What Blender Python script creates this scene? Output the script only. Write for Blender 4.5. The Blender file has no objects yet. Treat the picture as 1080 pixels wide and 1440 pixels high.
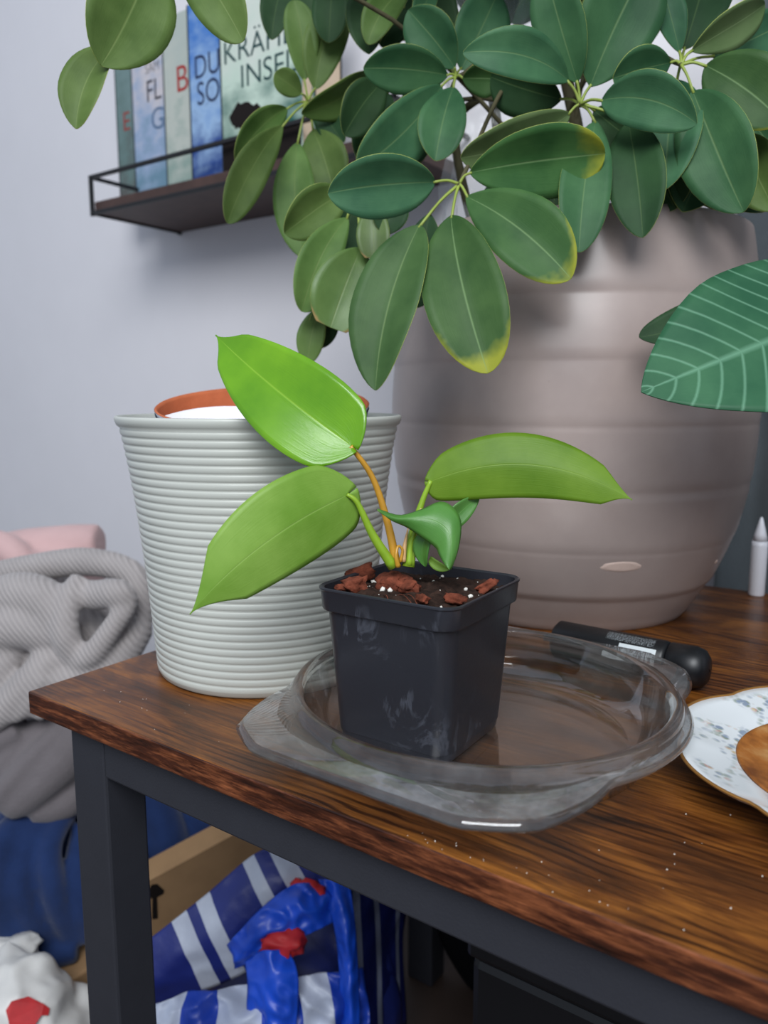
import bpy, bmesh, math, random
from mathutils import Vector, Matrix, noise

random.seed(7)
SC = bpy.context.scene
COL = SC.collection
TZ = 0.60                       # height of the table top above the floor
# ---------------------------------------------------------------- camera
FPX, PITCH, YAW, CAMH = 1090.0, math.radians(8.5), math.radians(35.2), 0.22
CAM = Vector((0, 0, TZ + CAMH))
FWD = Vector((-math.sin(YAW) * math.cos(PITCH), math.cos(YAW) * math.cos(PITCH), -math.sin(PITCH)))
RGT = Vector((math.cos(YAW), math.sin(YAW), 0))
UPV = RGT.cross(FWD)
cd = bpy.data.cameras.new('camera')
cam = bpy.data.objects.new('camera', cd)
COL.objects.link(cam)
cam.matrix_world = Matrix(((RGT.x, UPV.x, -FWD.x, CAM.x), (RGT.y, UPV.y, -FWD.y, CAM.y), (RGT.z, UPV.z, -FWD.z, CAM.z), (0, 0, 0, 1)))
cd.sensor_fit = 'VERTICAL'
cd.sensor_height = 36.0
cd.lens = 36.0 * FPX / 1440.0
cd.clip_start = 0.01
cd.dof.use_dof = True
cd.dof.focus_distance = 0.49
cd.dof.aperture_fstop = 7.5
SC.camera = cam
# ---------------------------------------------------------------- light
W = bpy.data.worlds.new('room_light')
SC.world = W
W.use_nodes = True
bgn = W.node_tree.nodes['Background']
bgn.inputs[0].default_value = (0.72, 0.83, 1.0, 1)
bgn.inputs[1].default_value = 0.56


def area(name, loc, target, sx, sy, power, col):
    l = bpy.data.lights.new(name, 'AREA')
    l.shape = 'RECTANGLE'
    l.size, l.size_y, l.energy, l.color = sx, sy, power, col
    o = bpy.data.objects.new(name, l)
    COL.objects.link(o)
    o.location = loc
    o.rotation_euler = (Vector(target) - Vector(loc)).to_track_quat('-Z', 'Y').to_euler()
    return o


area('window_daylight', (0.50, -1.05, TZ + 1.60), (-0.45, 0.7, TZ + 0.1), 1.4, 1.2, 62, (0.94, 0.97, 1.0))
SC.view_settings.view_transform = 'Standard'
SC.view_settings.look = 'None'
SC.view_settings.exposure = 0.0
SC.view_settings.gamma = 1.0
SC.view_settings.use_curve_mapping = False


# ---------------------------------------------------------------- helpers
def at(px, py, d):
    """point that lies d metres in front of the camera in the direction of a photo pixel"""
    return CAM + (FWD + RGT * ((px - 540) / FPX) - UPV * ((py - 720) / FPX)) * d


def T(x, y, z=0.0):
    return Vector((x, y, TZ + z))


def s2l(c):
    return tuple(((v / 255) / 12.92 if v / 255 <= 0.04045 else ((v / 255 + 0.055) / 1.055) ** 2.4) for v in c) + (1,)


def tag(o, label=None, cat=None, group=None, kind=None):
    if label: o['label'] = label
    if cat: o['category'] = cat
    if group: o['group'] = group
    if kind: o['kind'] = kind
    return o


def empty(name, loc, label=None, cat=None, group=None):
    o = bpy.data.objects.new(name, None)
    o.empty_display_size = 0.02
    COL.objects.link(o)
    o.location = loc
    return tag(o, label, cat, group)


def link_mesh(name, me, mats, parent=None, smooth=True):
    for m in (mats if isinstance(mats, (list, tuple)) else [mats]):
        me.materials.append(m)
    if smooth:
        me.polygons.foreach_set('use_smooth', [True] * len(me.polygons))
    o = bpy.data.objects.new(name, me)
    COL.objects.link(o)
    if parent is not None:
        o.parent = parent
        base = parent.location.copy()
        p = parent.parent
        while p is not None:
            base += p.location
            p = p.parent
        me.transform(Matrix.Translation(-base))
    return o


def obj(name, verts, faces, mats, parent=None, smooth=True, uvs=None, midx=None):
    me = bpy.data.meshes.new(name)
    me.from_pydata([tuple(v) for v in verts], [], faces)
    if uvs is not None:
        ul = me.uv_layers.new(name='UVMap')
        for lp in me.loops:
            ul.data[lp.index].uv = uvs[lp.vertex_index]
    o = link_mesh(name, me, mats, parent, smooth)
    if midx is not None:
        me.polygons.foreach_set('material_index', midx)
    me.update()
    return o


def fromb(name, bm, mats, parent=None, smooth=True):
    me = bpy.data.meshes.new(name)
    bmesh.ops.recalc_face_normals(bm, faces=bm.faces[:])
    bm.to_mesh(me)
    bm.free()
    return link_mesh(name, me, mats, parent, smooth)


def bbox(bm, lo, hi, bev=0.0, seg=2):
    lo, hi = Vector(lo), Vector(hi)
    r = bmesh.ops.create_cube(bm, size=1.0, matrix=Matrix.Translation((lo + hi) / 2) @ Matrix.Diagonal((*(hi - lo), 1)))
    if bev > 0:
        es = list({e for v in r['verts'] for e in v.link_edges})
        bmesh.ops.bevel(bm, geom=es, offset=bev, segments=seg, affect='EDGES', profile=0.5)


def box(name, lo, hi, mat, parent=None, bev=0.002, smooth=False):
    bm = bmesh.new()
    bbox(bm, lo, hi, bev)
    return fromb(name, bm, mat, parent, smooth)


def catmull(pts, n):
    pts = [Vector(p) for p in pts]
    if len(pts) == 2:
        return [pts[0].lerp(pts[1], i / n) for i in range(n + 1)]
    ext = [2 * pts[0] - pts[1]] + pts + [2 * pts[-1] - pts[-2]]
    out = []
    m = len(pts) - 1
    for i in range(n + 1):
        t = i / n * m
        k = min(int(t), m - 1)
        u = t - k
        a, b, c, d = ext[k:k + 4]
        out.append(0.5 * ((2 * b) + (c - a) * u + (2 * a - 5 * b + 4 * c - d) * u * u + (3 * b - a - 3 * c + d) * u ** 3))
    return out


def interp(vals, t):
    if not isinstance(vals, (list, tuple)):
        return vals
    x = t * (len(vals) - 1)
    k = min(int(x), len(vals) - 2)
    return vals[k] + (vals[k + 1] - vals[k]) * (x - k)


def tube_data(pts, rad, n=16, seg=10, flat=1.0, off=0, up=None):
    path = catmull(pts, n)
    V, F = [], []
    prev = up or Vector((0.3, 0.2, 1))
    for i, p in enumerate(path):
        tg = (path[min(i + 1, n)] - path[max(i - 1, 0)]).normalized()
        s = tg.cross(prev)
        if s.length < 1e-5: s = tg.orthogonal()
        s.normalize()
        nn = s.cross(tg).normalized()
        prev = nn
        r = interp(rad, i / n)
        for k in range(seg):
            a = 2 * math.pi * k / seg
            V.append(p + s * math.cos(a) * r + nn * math.sin(a) * r * flat)
    for i in range(n):
        for k in range(seg):
            k2 = (k + 1) % seg
            F.append((off + i * seg + k, off + i * seg + k2, off + (i + 1) * seg + k2, off + (i + 1) * seg + k))
    F.append(tuple(off + k for k in range(seg))[::-1])
    F.append(tuple(off + n * seg + k for k in range(seg)))
    return V, F


def tube(name, pts, rad, mat, parent=None, n=16, seg=10, flat=1.0):
    V, F = tube_data(pts, rad, n, seg, flat)
    return obj(name, V, F, mat, parent)


def lathe(name, prof, center, mat, parent=None, seg=96, rfun=None, closed=False):
    """prof: list of (r, z); rfun(theta, i) returns a radius offset"""
    V, F = [], []
    m = len(prof)
    for i, (r, z) in enumerate(prof):
        for k in range(seg):
            a = 2 * math.pi * k / seg
            rr = r + (rfun(a, i) if rfun else 0)
            V.append((center[0] + rr * math.cos(a), center[1] + rr * math.sin(a), center[2] + z))
    for i in range(m if closed else m - 1):
        j = (i + 1) % m
        for k in range(seg):
            k2 = (k + 1) % seg
            F.append((i * seg + k, i * seg + k2, j * seg + k2, j * seg + k))
    if not closed:
        if prof[0][0] < 0.02: F.append(tuple(range(seg))[::-1])
        if prof[-1][0] < 0.02: F.append(tuple((m - 1) * seg + k for k in range(seg)))
    return obj(name, V, F, mat, parent)


def nz(p, sc, seed=0.0):
    return noise.noise(Vector((p[0] * sc + seed * 7.3, p[1] * sc + seed * 3.1, p[2] * sc - seed)))


# ---------------------------------------------------------------- materials
def newmat(name):
    m = bpy.data.materials.new(name)
    m.use_nodes = True
    nt = m.node_tree
    return m, nt, nt.nodes['Principled BSDF']


def node(nt, t, **kw):
    n = nt.nodes.new(t)
    for k, v in kw.items():
        if k in n.inputs: n.inputs[k].default_value = v
        else: setattr(n, k, v)
    return n


def ramp(nt, fac, stops, interp_='LINEAR'):
    r = nt.nodes.new('ShaderNodeValToRGB')
    r.color_ramp.interpolation = interp_
    els = r.color_ramp.elements
    while len(els) < len(stops): els.new(0.5)
    for e, (p, c) in zip(els, stops):
        e.position, e.color = p, c
    nt.links.new(fac, r.inputs[0])
    return r.outputs[0]


def mixc(nt, fac, a, b, mode='MIX'):
    m = nt.nodes.new('ShaderNodeMix')
    m.data_type = 'RGBA'
    m.blend_type = mode
    for sock, v in ((m.inputs[0], fac), (m.inputs[6], a), (m.inputs[7], b)):
        if hasattr(v, 'is_linked'): nt.links.new(v, sock)
        else: sock.default_value = v
    return m.outputs[2]


def coords(nt, kind='Object', scale=(1, 1, 1), rot=(0, 0, 0)):
    tc = nt.nodes.new('ShaderNodeTexCoord')
    mp = nt.nodes.new('ShaderNodeMapping')
    mp.inputs['Scale'].default_value = scale
    mp.inputs['Rotation'].default_value = rot
    nt.links.new(tc.outputs[kind], mp.inputs[0])
    return mp.outputs[0]


def noise_tex(nt, vec, scale, detail=4, rough=0.55, dist=0.0):
    n = node(nt, 'ShaderNodeTexNoise', Scale=scale, Detail=detail, Roughness=rough, Distortion=dist)
    nt.links.new(vec, n.inputs['Vector'])
    return n.outputs['Fac']


def math_(nt, op, a, b=None, c=None):
    m = nt.nodes.new('ShaderNodeMath')
    m.operation = op
    for i, v in enumerate((a, b, c)):
        if v is None: continue
        if hasattr(v, 'is_linked'): nt.links.new(v, m.inputs[i])
        else: m.inputs[i].default_value = v
    return m.outputs[0]


def bump(nt, b, h, strength=0.2, dist=0.002):
    n = node(nt, 'ShaderNodeBump', Strength=strength, Distance=dist)
    nt.links.new(h, n.inputs['Height'])
    nt.links.new(n.outputs[0], b.inputs['Normal'])


def plain(name, rgb, rough=0.5, spec=0.5, var=0.10, scale=12, bmp=0.0, bscale=150, coat=0.0, metal=0.0):
    m, nt, b = newmat(name)
    vec = coords(nt)
    f = noise_tex(nt, vec, scale, 5)
    c = s2l(rgb)
    lo = tuple(v * (1 - var) for v in c[:3]) + (1,)
    hi = tuple(min(1, v * (1 + var)) for v in c[:3]) + (1,)
    nt.links.new(ramp(nt, f, [(0.3, lo), (0.7, hi)]), b.inputs['Base Color'])
    b.inputs['Roughness'].default_value = rough
    b.inputs['Specular IOR Level'].default_value = spec
    b.inputs['Coat Weight'].default_value = coat
    b.inputs['Metallic'].default_value = metal
    if bmp: bump(nt, b, noise_tex(nt, vec, bscale, 3), bmp, 0.001)
    return m


def leaf_mat(name, dark, light, vein, tip=None, tip_at=0.8, rough=0.38, trans=0.15, veins=0.0, spec=0.5, rand=0.25, vein_w=0.03, midw=0.02):
    """leaf surface from its own uv: u across (0..1), v along the blade"""
    m, nt, b = newmat(name)
    uv = nt.nodes.new('ShaderNodeUVMap')
    sp = nt.nodes.new('ShaderNodeSeparateXYZ')
    nt.links.new(uv.outputs[0], sp.inputs[0])
    ob = coords(nt)
    f = noise_tex(nt, ob, 22, 4)
    col = ramp(nt, f, [(0.3, s2l(dark)), (0.72, s2l(light))])
    oi = nt.nodes.new('ShaderNodeObjectInfo')
    rv = math_(nt, 'MULTIPLY_ADD', oi.outputs['Random'], rand, 1 - rand / 2)
    hs = node(nt, 'ShaderNodeHueSaturation')
    nt.links.new(col, hs.inputs['Color'])
    nt.links.new(rv, hs.inputs['Value'])
    hu = math_(nt, 'MULTIPLY_ADD', oi.outputs['Random'], rand * 0.10, 0.5 - rand * 0.05)
    nt.links.new(hu, hs.inputs['Hue'])
    col = hs.outputs[0]
    au = math_(nt, 'ABSOLUTE', math_(nt, 'SUBTRACT', sp.outputs[0], 0.5))
    mid = ramp(nt, au, [(0.0, (1, 1, 1, 1)), (midw, (0, 0, 0, 1))])
    if tip:
        d = math_(nt, 'ADD', sp.outputs[1], math_(nt, 'MULTIPLY', math_(nt, 'POWER', math_(nt, 'MULTIPLY', au, 2.0), 4.0), 0.12))
        d = math_(nt, 'ADD', d, math_(nt, 'MULTIPLY', math_(nt, 'SUBTRACT', f, 0.5), 0.5))
        tf = ramp(nt, d, [(tip_at - 0.04, (0, 0, 0, 1)), (min(1, tip_at + 0.2), (0.7, 0.7, 0.7, 1))])
        col = mixc(nt, tf, col, s2l(tip))
    vm = mid
    if veins > 0:
        k = math_(nt, 'SUBTRACT', sp.outputs[1], math_(nt, 'MULTIPLY', math_(nt, 'POWER', au, 1.15), math_(nt, 'MULTIPLY', math_(nt, 'SQRT', math_(nt, 'SUBTRACT', 1.0, sp.outputs[1])), 0.75)))
        k = math_(nt, 'FRACT', math_(nt, 'MULTIPLY', k, veins))
        k = math_(nt, 'ABSOLUTE', math_(nt, 'SUBTRACT', k, 0.5))
        vv = ramp(nt, k, [(0.0, (1, 1, 1, 1)), (vein_w * 4, (0, 0, 0, 1))])
        vm = mixc(nt, 1.0, mid, vv, 'LIGHTEN')
    col = mixc(nt, math_(nt, 'MULTIPLY', vm, 0.5 if veins else 0.6), col, s2l(vein))
    nt.links.new(col, b.inputs['Base Color'])
    b.inputs['Roughness'].default_value = rough
    b.inputs['Specular IOR Level'].default_value = spec
    fine = noise_tex(nt, coords(nt, 'UV', (60, 6, 1)), 1.0, 3)
    hgt = math_(nt, 'SUBTRACT', math_(nt, 'MULTIPLY', fine, 0.5), vm)
    bump(nt, b, hgt, 0.18, 0.0012)
    if trans > 0:
        tr = node(nt, 'ShaderNodeBsdfTranslucent')
        nt.links.new(col, tr.inputs[0])
        mx = node(nt, 'ShaderNodeMixShader')
        mx.inputs[0].default_value = trans
        nt.links.new(b.outputs[0], mx.inputs[1])
        nt.links.new(tr.outputs[0], mx.inputs[2])
        nt.links.new(mx.outputs[0], nt.nodes['Material Output'].inputs[0])
    return m


def glass_mat(name, thinness=0.93, r0=0.05, dust=(0.006, 0.06)):
    """clear pressed glass: refracting body with a thin film of dust"""
    m, nt, b = newmat(name)
    g = node(nt, 'ShaderNodeBsdfGlass', Roughness=0.0, IOR=1.45)
    g.inputs[0].default_value = (0.97, 0.985, 0.98, 1)
    tr = node(nt, 'ShaderNodeBsdfTransparent')
    tr.inputs[0].default_value = (0.96, 0.975, 0.97, 1)
    gl = node(nt, 'ShaderNodeBsdfGlossy', Roughness=0.02)
    lw0 = node(nt, 'ShaderNodeLayerWeight', Blend=0.5)
    lw = math_(nt, 'MULTIPLY_ADD', math_(nt, 'POWER', lw0.outputs['Facing'], 2.6), 0.80, r0)
    thin = node(nt, 'ShaderNodeMixShader')
    nt.links.new(lw, thin.inputs[0])
    nt.links.new(tr.outputs[0], thin.inputs[1])
    nt.links.new(gl.outputs[0], thin.inputs[2])
    mx = node(nt, 'ShaderNodeMixShader')
    mx.inputs[0].default_value = thinness
    nt.links.new(g.outputs[0], mx.inputs[1])
    nt.links.new(thin.outputs[0], mx.inputs[2])
    df = node(nt, 'ShaderNodeBsdfDiffuse')
    df.inputs[0].default_value = (0.75, 0.76, 0.78, 1)
    f = noise_tex(nt, coords(nt, 'Object', (1, 1, 1)), 18, 5, 0.65)
    fine = noise_tex(nt, coords(nt), 400, 3)
    du = math_(nt, 'MULTIPLY', ramp(nt, f, [(0.46, (dust[0],) * 3 + (1,)), (0.68, (dust[1],) * 3 + (1,))]), math_(nt, 'MULTIPLY_ADD', fine, 0.8, 0.6))
    mx2 = node(nt, 'ShaderNodeMixShader')
    nt.links.new(du, mx2.inputs[0])
    nt.links.new(mx.outputs[0], mx2.inputs[1])
    nt.links.new(df.outputs[0], mx2.inputs[2])
    nt.links.new(mx2.outputs[0], nt.nodes['Material Output'].inputs[0])
    return m


M = {}
M['wall'] = plain('wall_paint', (228, 225, 228), 0.75, 0.3, 0.02, 5, 0.12, 260)
M['floor'] = plain('floor_laminate', (60, 48, 42), 0.5, 0.4, 0.15, 9)
M['steel'] = plain('black_steel', (45, 46, 52), 0.5, 0.4, 0.05, 40, 0.15, 700)
M['rail'] = plain('black_wire', (26, 25, 27), 0.5, 0.4, 0.05)
M['pale_edge'] = plain('leaf_margin', (166, 176, 92), 0.5, 0.3, 0.1)
M['sch'] = leaf_mat('schefflera_leaf', (44, 84, 56), (74, 116, 78), (112, 140, 92), rough=0.5, trans=0.10, spec=0.18)
M['sch_olive'] = leaf_mat('schefflera_leaf_olive', (72, 98, 46), (104, 130, 70), (124, 142, 84), rough=0.48, trans=0.16, spec=0.18)
M['sch_mid'] = leaf_mat('schefflera_leaf_mid', (48, 76, 40), (74, 102, 58), (120, 144, 92), rough=0.5, trans=0.12, spec=0.18)
M['sch_yel'] = leaf_mat('schefflera_leaf_yellow_tip', (46, 82, 42), (74, 110, 60), (130, 160, 108), tip=(172, 172, 52), tip_at=0.92, rough=0.5, trans=0.12, spec=0.18)
M['sch_brn'] = leaf_mat('schefflera_leaf_brown_tip', (70, 98, 44), (104, 130, 68), (128, 146, 90), tip=(196, 152, 104), tip_at=0.98, rough=0.45, trans=0.12)
M['sch_dark'] = leaf_mat('schefflera_leaf_dark', (32, 58, 34), (50, 80, 48), (84, 108, 66), rough=0.55, trans=0.08, spec=0.15)  # darker leaf green; on the rear leaves their shade is in the colour
M['sch_under'] = leaf_mat('schefflera_leaf_underside', (84, 110, 66), (110, 134, 88), (140, 160, 112), rough=0.6, trans=0.1, spec=0.15)
M['phil_new'] = leaf_mat('philodendron_leaf_young', (92, 150, 8), (122, 178, 22), (156, 200, 60), rough=0.20, trans=0.25, rand=0.0, midw=0.018, spec=0.75)
M['phil'] = leaf_mat('philodendron_leaf', (104, 146, 44), (140, 176, 78), (150, 184, 94), spec=0.3, rough=0.42, trans=0.18, rand=0.0, midw=0.012)  # paler base colour holds the left leaf's sheen
M['phil_right'] = leaf_mat('philodendron_leaf_right', (82, 118, 22), (114, 146, 44), (132, 162, 66), spec=0.22, rough=0.42, trans=0.18, rand=0.0, midw=0.012)
M['phil_dk'] = leaf_mat('philodendron_leaf_small', (64, 116, 44), (92, 146, 66), (120, 166, 90), rough=0.33, trans=0.15, rand=0.0, midw=0.015)
M['phil_under'] = leaf_mat('philodendron_underside', (90, 130, 50), (120, 158, 70), (140, 174, 90), rough=0.5, trans=0.2, rand=0.0)
M['aloc'] = leaf_mat('veined_leaf', (38, 84, 58), (60, 106, 74), (124, 172, 142), rough=0.5, spec=0.2, trans=0.08, veins=11, rand=0.0, vein_w=0.026, midw=0.03)
M['stem_green'] = plain('green_stem', (140, 156, 72), 0.45, 0.4, 0.15, 60)
M['stem_wood'] = plain('woody_stem', (78, 74, 52), 0.75, 0.3, 0.25, 60, 0.4, 300)
M['petiole'] = plain('lime_petiole', (134, 168, 44), 0.3, 0.5, 0.12, 70)
M['petiole_or'] = plain('orange_petiole', (186, 136, 44), 0.3, 0.5, 0.18, 50)
M['sheath'] = plain('dry_sheath', (200, 160, 110), 0.45, 0.4, 0.15, 80)
M['nursery'] = None


def mk_nursery():
    m, nt, b = newmat('nursery_pot_plastic')
    v = coords(nt, 'Object', (1, 1, 1))
    sm = noise_tex(nt, coords(nt, 'Object', (40, 40, 22)), 1.0, 4, 0.6, 2.2)
    area_ = noise_tex(nt, v, 26, 2)
    k = math_(nt, 'MULTIPLY', ramp(nt, sm, [(0.55, (0, 0, 0, 1)), (0.62, (1, 1, 1, 1)), (0.70, (0, 0, 0, 1))]), ramp(nt, area_, [(0.5, (0, 0, 0, 1)), (0.66, (1, 1, 1, 1))]))
    nt.links.new(mixc(nt, math_(nt, 'MULTIPLY', k, 0.32), s2l((40, 41, 47)), s2l((104, 108, 120))), b.inputs['Base Color'])
    nt.links.new(math_(nt, 'MULTIPLY_ADD', k, 0.25, 0.30), b.inputs['Roughness'])
    bump(nt, b, noise_tex(nt, v, 300, 3), 0.08, 0.001)
    return m


M['nursery'] = mk_nursery()
M['soil'] = plain('potting_soil', (46, 32, 26), 0.95, 0.2, 0.6, 160, 0.9, 400)
M['bark'] = plain('bark_chip', (108, 56, 40), 0.9, 0.2, 0.6, 140, 1.0, 420)
M['perlite'] = plain('perlite', (226, 222, 214), 0.8, 0.3, 0.05, 200, 0.4, 900)
M['white_pot'] = plain('ribbed_white_glaze', (188, 190, 182), 0.36, 0.5, 0.02, 14, 0.03, 300)


def mk_planter():
    m, nt, b = newmat('taupe_glaze')
    v = coords(nt)
    f = noise_tex(nt, v, 7, 6, 0.6)
    c = ramp(nt, f, [(0.3, s2l((146, 131, 126))), (0.7, s2l((166, 151, 145)))])
    d = noise_tex(nt, v, 60, 4, 0.7)
    k = ramp(nt, d, [(0.70, (0, 0, 0, 1)), (0.78, (1, 1, 1, 1))])
    nt.links.new(mixc(nt, math_(nt, 'MULTIPLY', k, 0.3), c, s2l((120, 104, 98))), b.inputs['Base Color'])
    nt.links.new(math_(nt, 'MULTIPLY_ADD', f, 0.2, 0.22), b.inputs['Roughness'])
    b.inputs['Specular IOR Level'].default_value = 0.55
    bump(nt, b, noise_tex(nt, v, 25, 3), 0.05, 0.002)
    return m


M['planter'] = mk_planter()
M['chip'] = plain('bare_clay', (206, 182, 170), 0.9, 0.2, 0.06, 80, 0.3, 300)
M['terra'] = plain('terracotta', (186, 102, 66), 0.85, 0.25, 0.15, 30, 0.3, 250)
M['white_plastic'] = plain('white_plastic', (232, 232, 238), 0.4, 0.5, 0.02)
M['blue_paint'] = plain('blue_glaze_band', (70, 96, 140), 0.4, 0.5, 0.3, 120)


def mk_wood(edge=False):
    m, nt, b = newmat('rustic_wood_edge' if edge else 'rustic_wood')
    tc = nt.nodes.new('ShaderNodeTexCoord')
    sp = nt.nodes.new('ShaderNodeSeparateXYZ')
    nt.links.new(tc.outputs['Object'], sp.inputs[0])
    warp = noise_tex(nt, coords(nt, 'Object', (2.2, 7.0, 7.0)), 1.6, 3, 0.5, 0.3)
    jit = noise_tex(nt, coords(nt, 'Object', (9.0, 90.0, 90.0)), 1.0, 3, 0.6)
    yy = math_(nt, 'ADD', sp.outputs[1], sp.outputs[2]) if edge else sp.outputs[1]
    ph_ = math_(nt, 'ADD', math_(nt, 'MULTIPLY', yy, 980.0), math_(nt, 'ADD', math_(nt, 'MULTIPLY', warp, 62.0), math_(nt, 'MULTIPLY', jit, 5.0)))
    rings = math_(nt, 'MULTIPLY_ADD', math_(nt, 'SINE', ph_), 0.5, 0.5)
    big = noise_tex(nt, coords(nt, 'Object', (4.0, 11.0, 11.0)), 1.5, 5, 0.62, 1.2)
    fine = noise_tex(nt, coords(nt, 'Object', (22, 460, 460) if edge else (18, 420, 420)), 1.0, 3, 0.7)
    dark, mid, lite = ((42, 25, 15), (104, 59, 23), (158, 98, 38)) if not edge else ((30, 17, 12), (74, 38, 23), (150, 88, 54))
    if edge:
        big = noise_tex(nt, coords(nt, 'Object', (26, 190, 190)), 1.0, 5, 0.7)
    c = ramp(nt, big, [(0.30, s2l(dark)), (0.48, s2l(mid)), (0.70, s2l(lite))])
    amt = ramp(nt, noise_tex(nt, coords(nt, 'Object', (3.4, 7.0, 7.0)), 2.0, 2), [(0.42, (0.05, 0.05, 0.05, 1)), (0.62, (0.9, 0.9, 0.9, 1))])
    if edge:
        amt = ramp(nt, big, [(0.0, (0, 0, 0, 1)), (1.0, (0.05, 0.05, 0.05, 1))])
    wr = ramp(nt, rings, [(0.05, s2l((92, 70, 58))), (0.5, (1, 1, 1, 1))])
    c = mixc(nt, amt, c, mixc(nt, 1.0, c, wr, 'MULTIPLY'))
    fr = ramp(nt, fine, [(0.34, s2l((104, 88, 78))), (0.56, (1, 1, 1, 1))])
    c = mixc(nt, 0.7, c, fr, 'MULTIPLY')
    nt.links.new(c, b.inputs['Base Color'])
    nt.links.new(math_(nt, 'MULTIPLY_ADD', fine, 0.22, 0.24), b.inputs['Roughness'])
    b.inputs['Specular IOR Level'].default_value = 0.38
    bump(nt, b, fine, 0.25, 0.0006)
    return m


M['wood'] = mk_wood()
M['wood_edge'] = mk_wood(True)
M['shelf_wood'] = plain('dark_shelf_wood', (72, 52, 46), 0.55, 0.4, 0.2, 30)
M['glass'] = glass_mat('clear_glass', 0.88, 0.10, (0.003, 0.022))
M['glass_lip'] = glass_mat('clear_glass_lip', 0.30, 0.20, (0.01, 0.06))
M['glass_dusty'] = glass_mat('dusty_glass_handle', 0.75, 0.10, (0.05, 0.20))
M['knit'] = None


def fabric(name, rgb, var=0.1, rib=None, ribdir='X', bstr=0.4, rough=0.95):
    m, nt, b = newmat(name)
    v = coords(nt)
    f = noise_tex(nt, v, 18, 4)
    c = s2l(rgb)
    lo = tuple(x * (1 - var) for x in c[:3]) + (1,)
    hi = tuple(min(1, x * (1 + var)) for x in c[:3]) + (1,)
    col = ramp(nt, f, [(0.3, lo), (0.7, hi)])
    b.inputs['Roughness'].default_value = rough
    b.inputs['Specular IOR Level'].default_value = 0.15
    b.inputs['Sheen Weight'].default_value = 0.25
    fz = noise_tex(nt, v, 320, 2)
    if rib:
        w = node(nt, 'ShaderNodeTexWave', Scale=rib, Distortion=1.5, Detail=2.0)
        w.bands_direction = ribdir
        nt.links.new(v, w.inputs['Vector'])
        fz = math_(nt, 'ADD', math_(nt, 'MULTIPLY', fz, 0.4), w.outputs['Fac'])
        col = mixc(nt, math_(nt, 'MULTIPLY', math_(nt, 'SUBTRACT', 1.0, w.outputs['Fac']), 0.28), col, tuple(x * 0.45 for x in c[:3]) + (1,))
    nt.links.new(col, b.inputs['Base Color'])
    bump(nt, b, fz, bstr, 0.002)
    return m


M['knit'] = fabric('grey_rib_knit', (172, 165, 163), 0.08, 62, 'DIAGONAL', 0.6)
M['pink'] = fabric('pink_fabric', (206, 172, 170), 0.05)
M['darkgrey'] = fabric('dark_grey_fabric', (112, 106, 108), 0.1)
M['fleece'] = fabric('navy_fleece', (30, 48, 88), 0.25)
M['curtain'] = fabric('grey_curtain', (84, 90, 94), 0.1)
M['dark_filler'] = plain('filler_black', (12, 12, 15), 0.95, 0.1, 0.1)
M['card'] = plain('cardboard', (158, 126, 92), 0.85, 0.2, 0.08, 30, 0.2, 200)
M['ink'] = plain('black_print', (26, 20, 18), 0.8, 0.2, 0.1)
M['black'] = plain('black_plastic', (16, 17, 20), 0.4, 0.5, 0.1)
M['case'] = plain('black_case', (12, 13, 17), 0.45, 0.5, 0.1)
M['white_bag'] = plain('white_film', (206, 204, 200), 0.4, 0.5, 0.04)
M['red'] = plain('red_cloth', (178, 36, 40), 0.6, 0.4, 0.2, 40)
M['bagblue'] = plain('bright_blue_film', (22, 72, 190), 0.4, 0.5, 0.2, 30)
M['bagnavy'] = plain('navy_film', (26, 36, 96), 0.45, 0.5, 0.2, 30)


def striped(name, stops, blue=(34, 46, 122), white=(196, 202, 216)):
    m, nt, b = newmat(name)
    uv = nt.nodes.new('ShaderNodeUVMap')
    sp = nt.nodes.new('ShaderNodeSeparateXYZ')
    nt.links.new(uv.outputs[0], sp.inputs[0])
    st = [(0.0, s2l(blue))]
    for a, c in stops:
        st += [(a, s2l(white)), (c, s2l(blue))]
    col = ramp(nt, sp.outputs[0], st, 'CONSTANT')
    f = noise_tex(nt, coords(nt), 24, 5)
    col = mixc(nt, 0.5, col, ramp(nt, f, [(0.3, (0.55, 0.55, 0.6, 1)), (0.65, (1, 1, 1, 1))]), 'MULTIPLY')
    nt.links.new(col, b.inputs['Base Color'])
    b.inputs['Roughness'].default_value = 0.42
    bump(nt, b, noise_tex(nt, coords(nt), 40, 4), 0.35, 0.004)
    return m


# ---------------------------------------------------------------- the room
WALLY = 1.105
wall = box('wall_back', (-3.2, WALLY, -0.02), (1.6, WALLY + 0.1, 2.5), M['wall'], None, 0)
tag(wall, 'pale lilac-grey painted wall behind the shelf and plants', 'wall', kind='structure')
floor = box('floor', (-3.2, -1.9, -0.05), (1.6, WALLY, 0.0), M['floor'], None, 0)
tag(floor, 'brown laminate floor under the table', 'floor', kind='structure')
bb = box('baseboard_back', (-3.2, WALLY - 0.014, 0.0), (1.6, WALLY, 0.07), M['wall'], None, 0.003)
tag(bb, 'low painted skirting board along the wall', 'baseboard', kind='structure')

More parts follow.
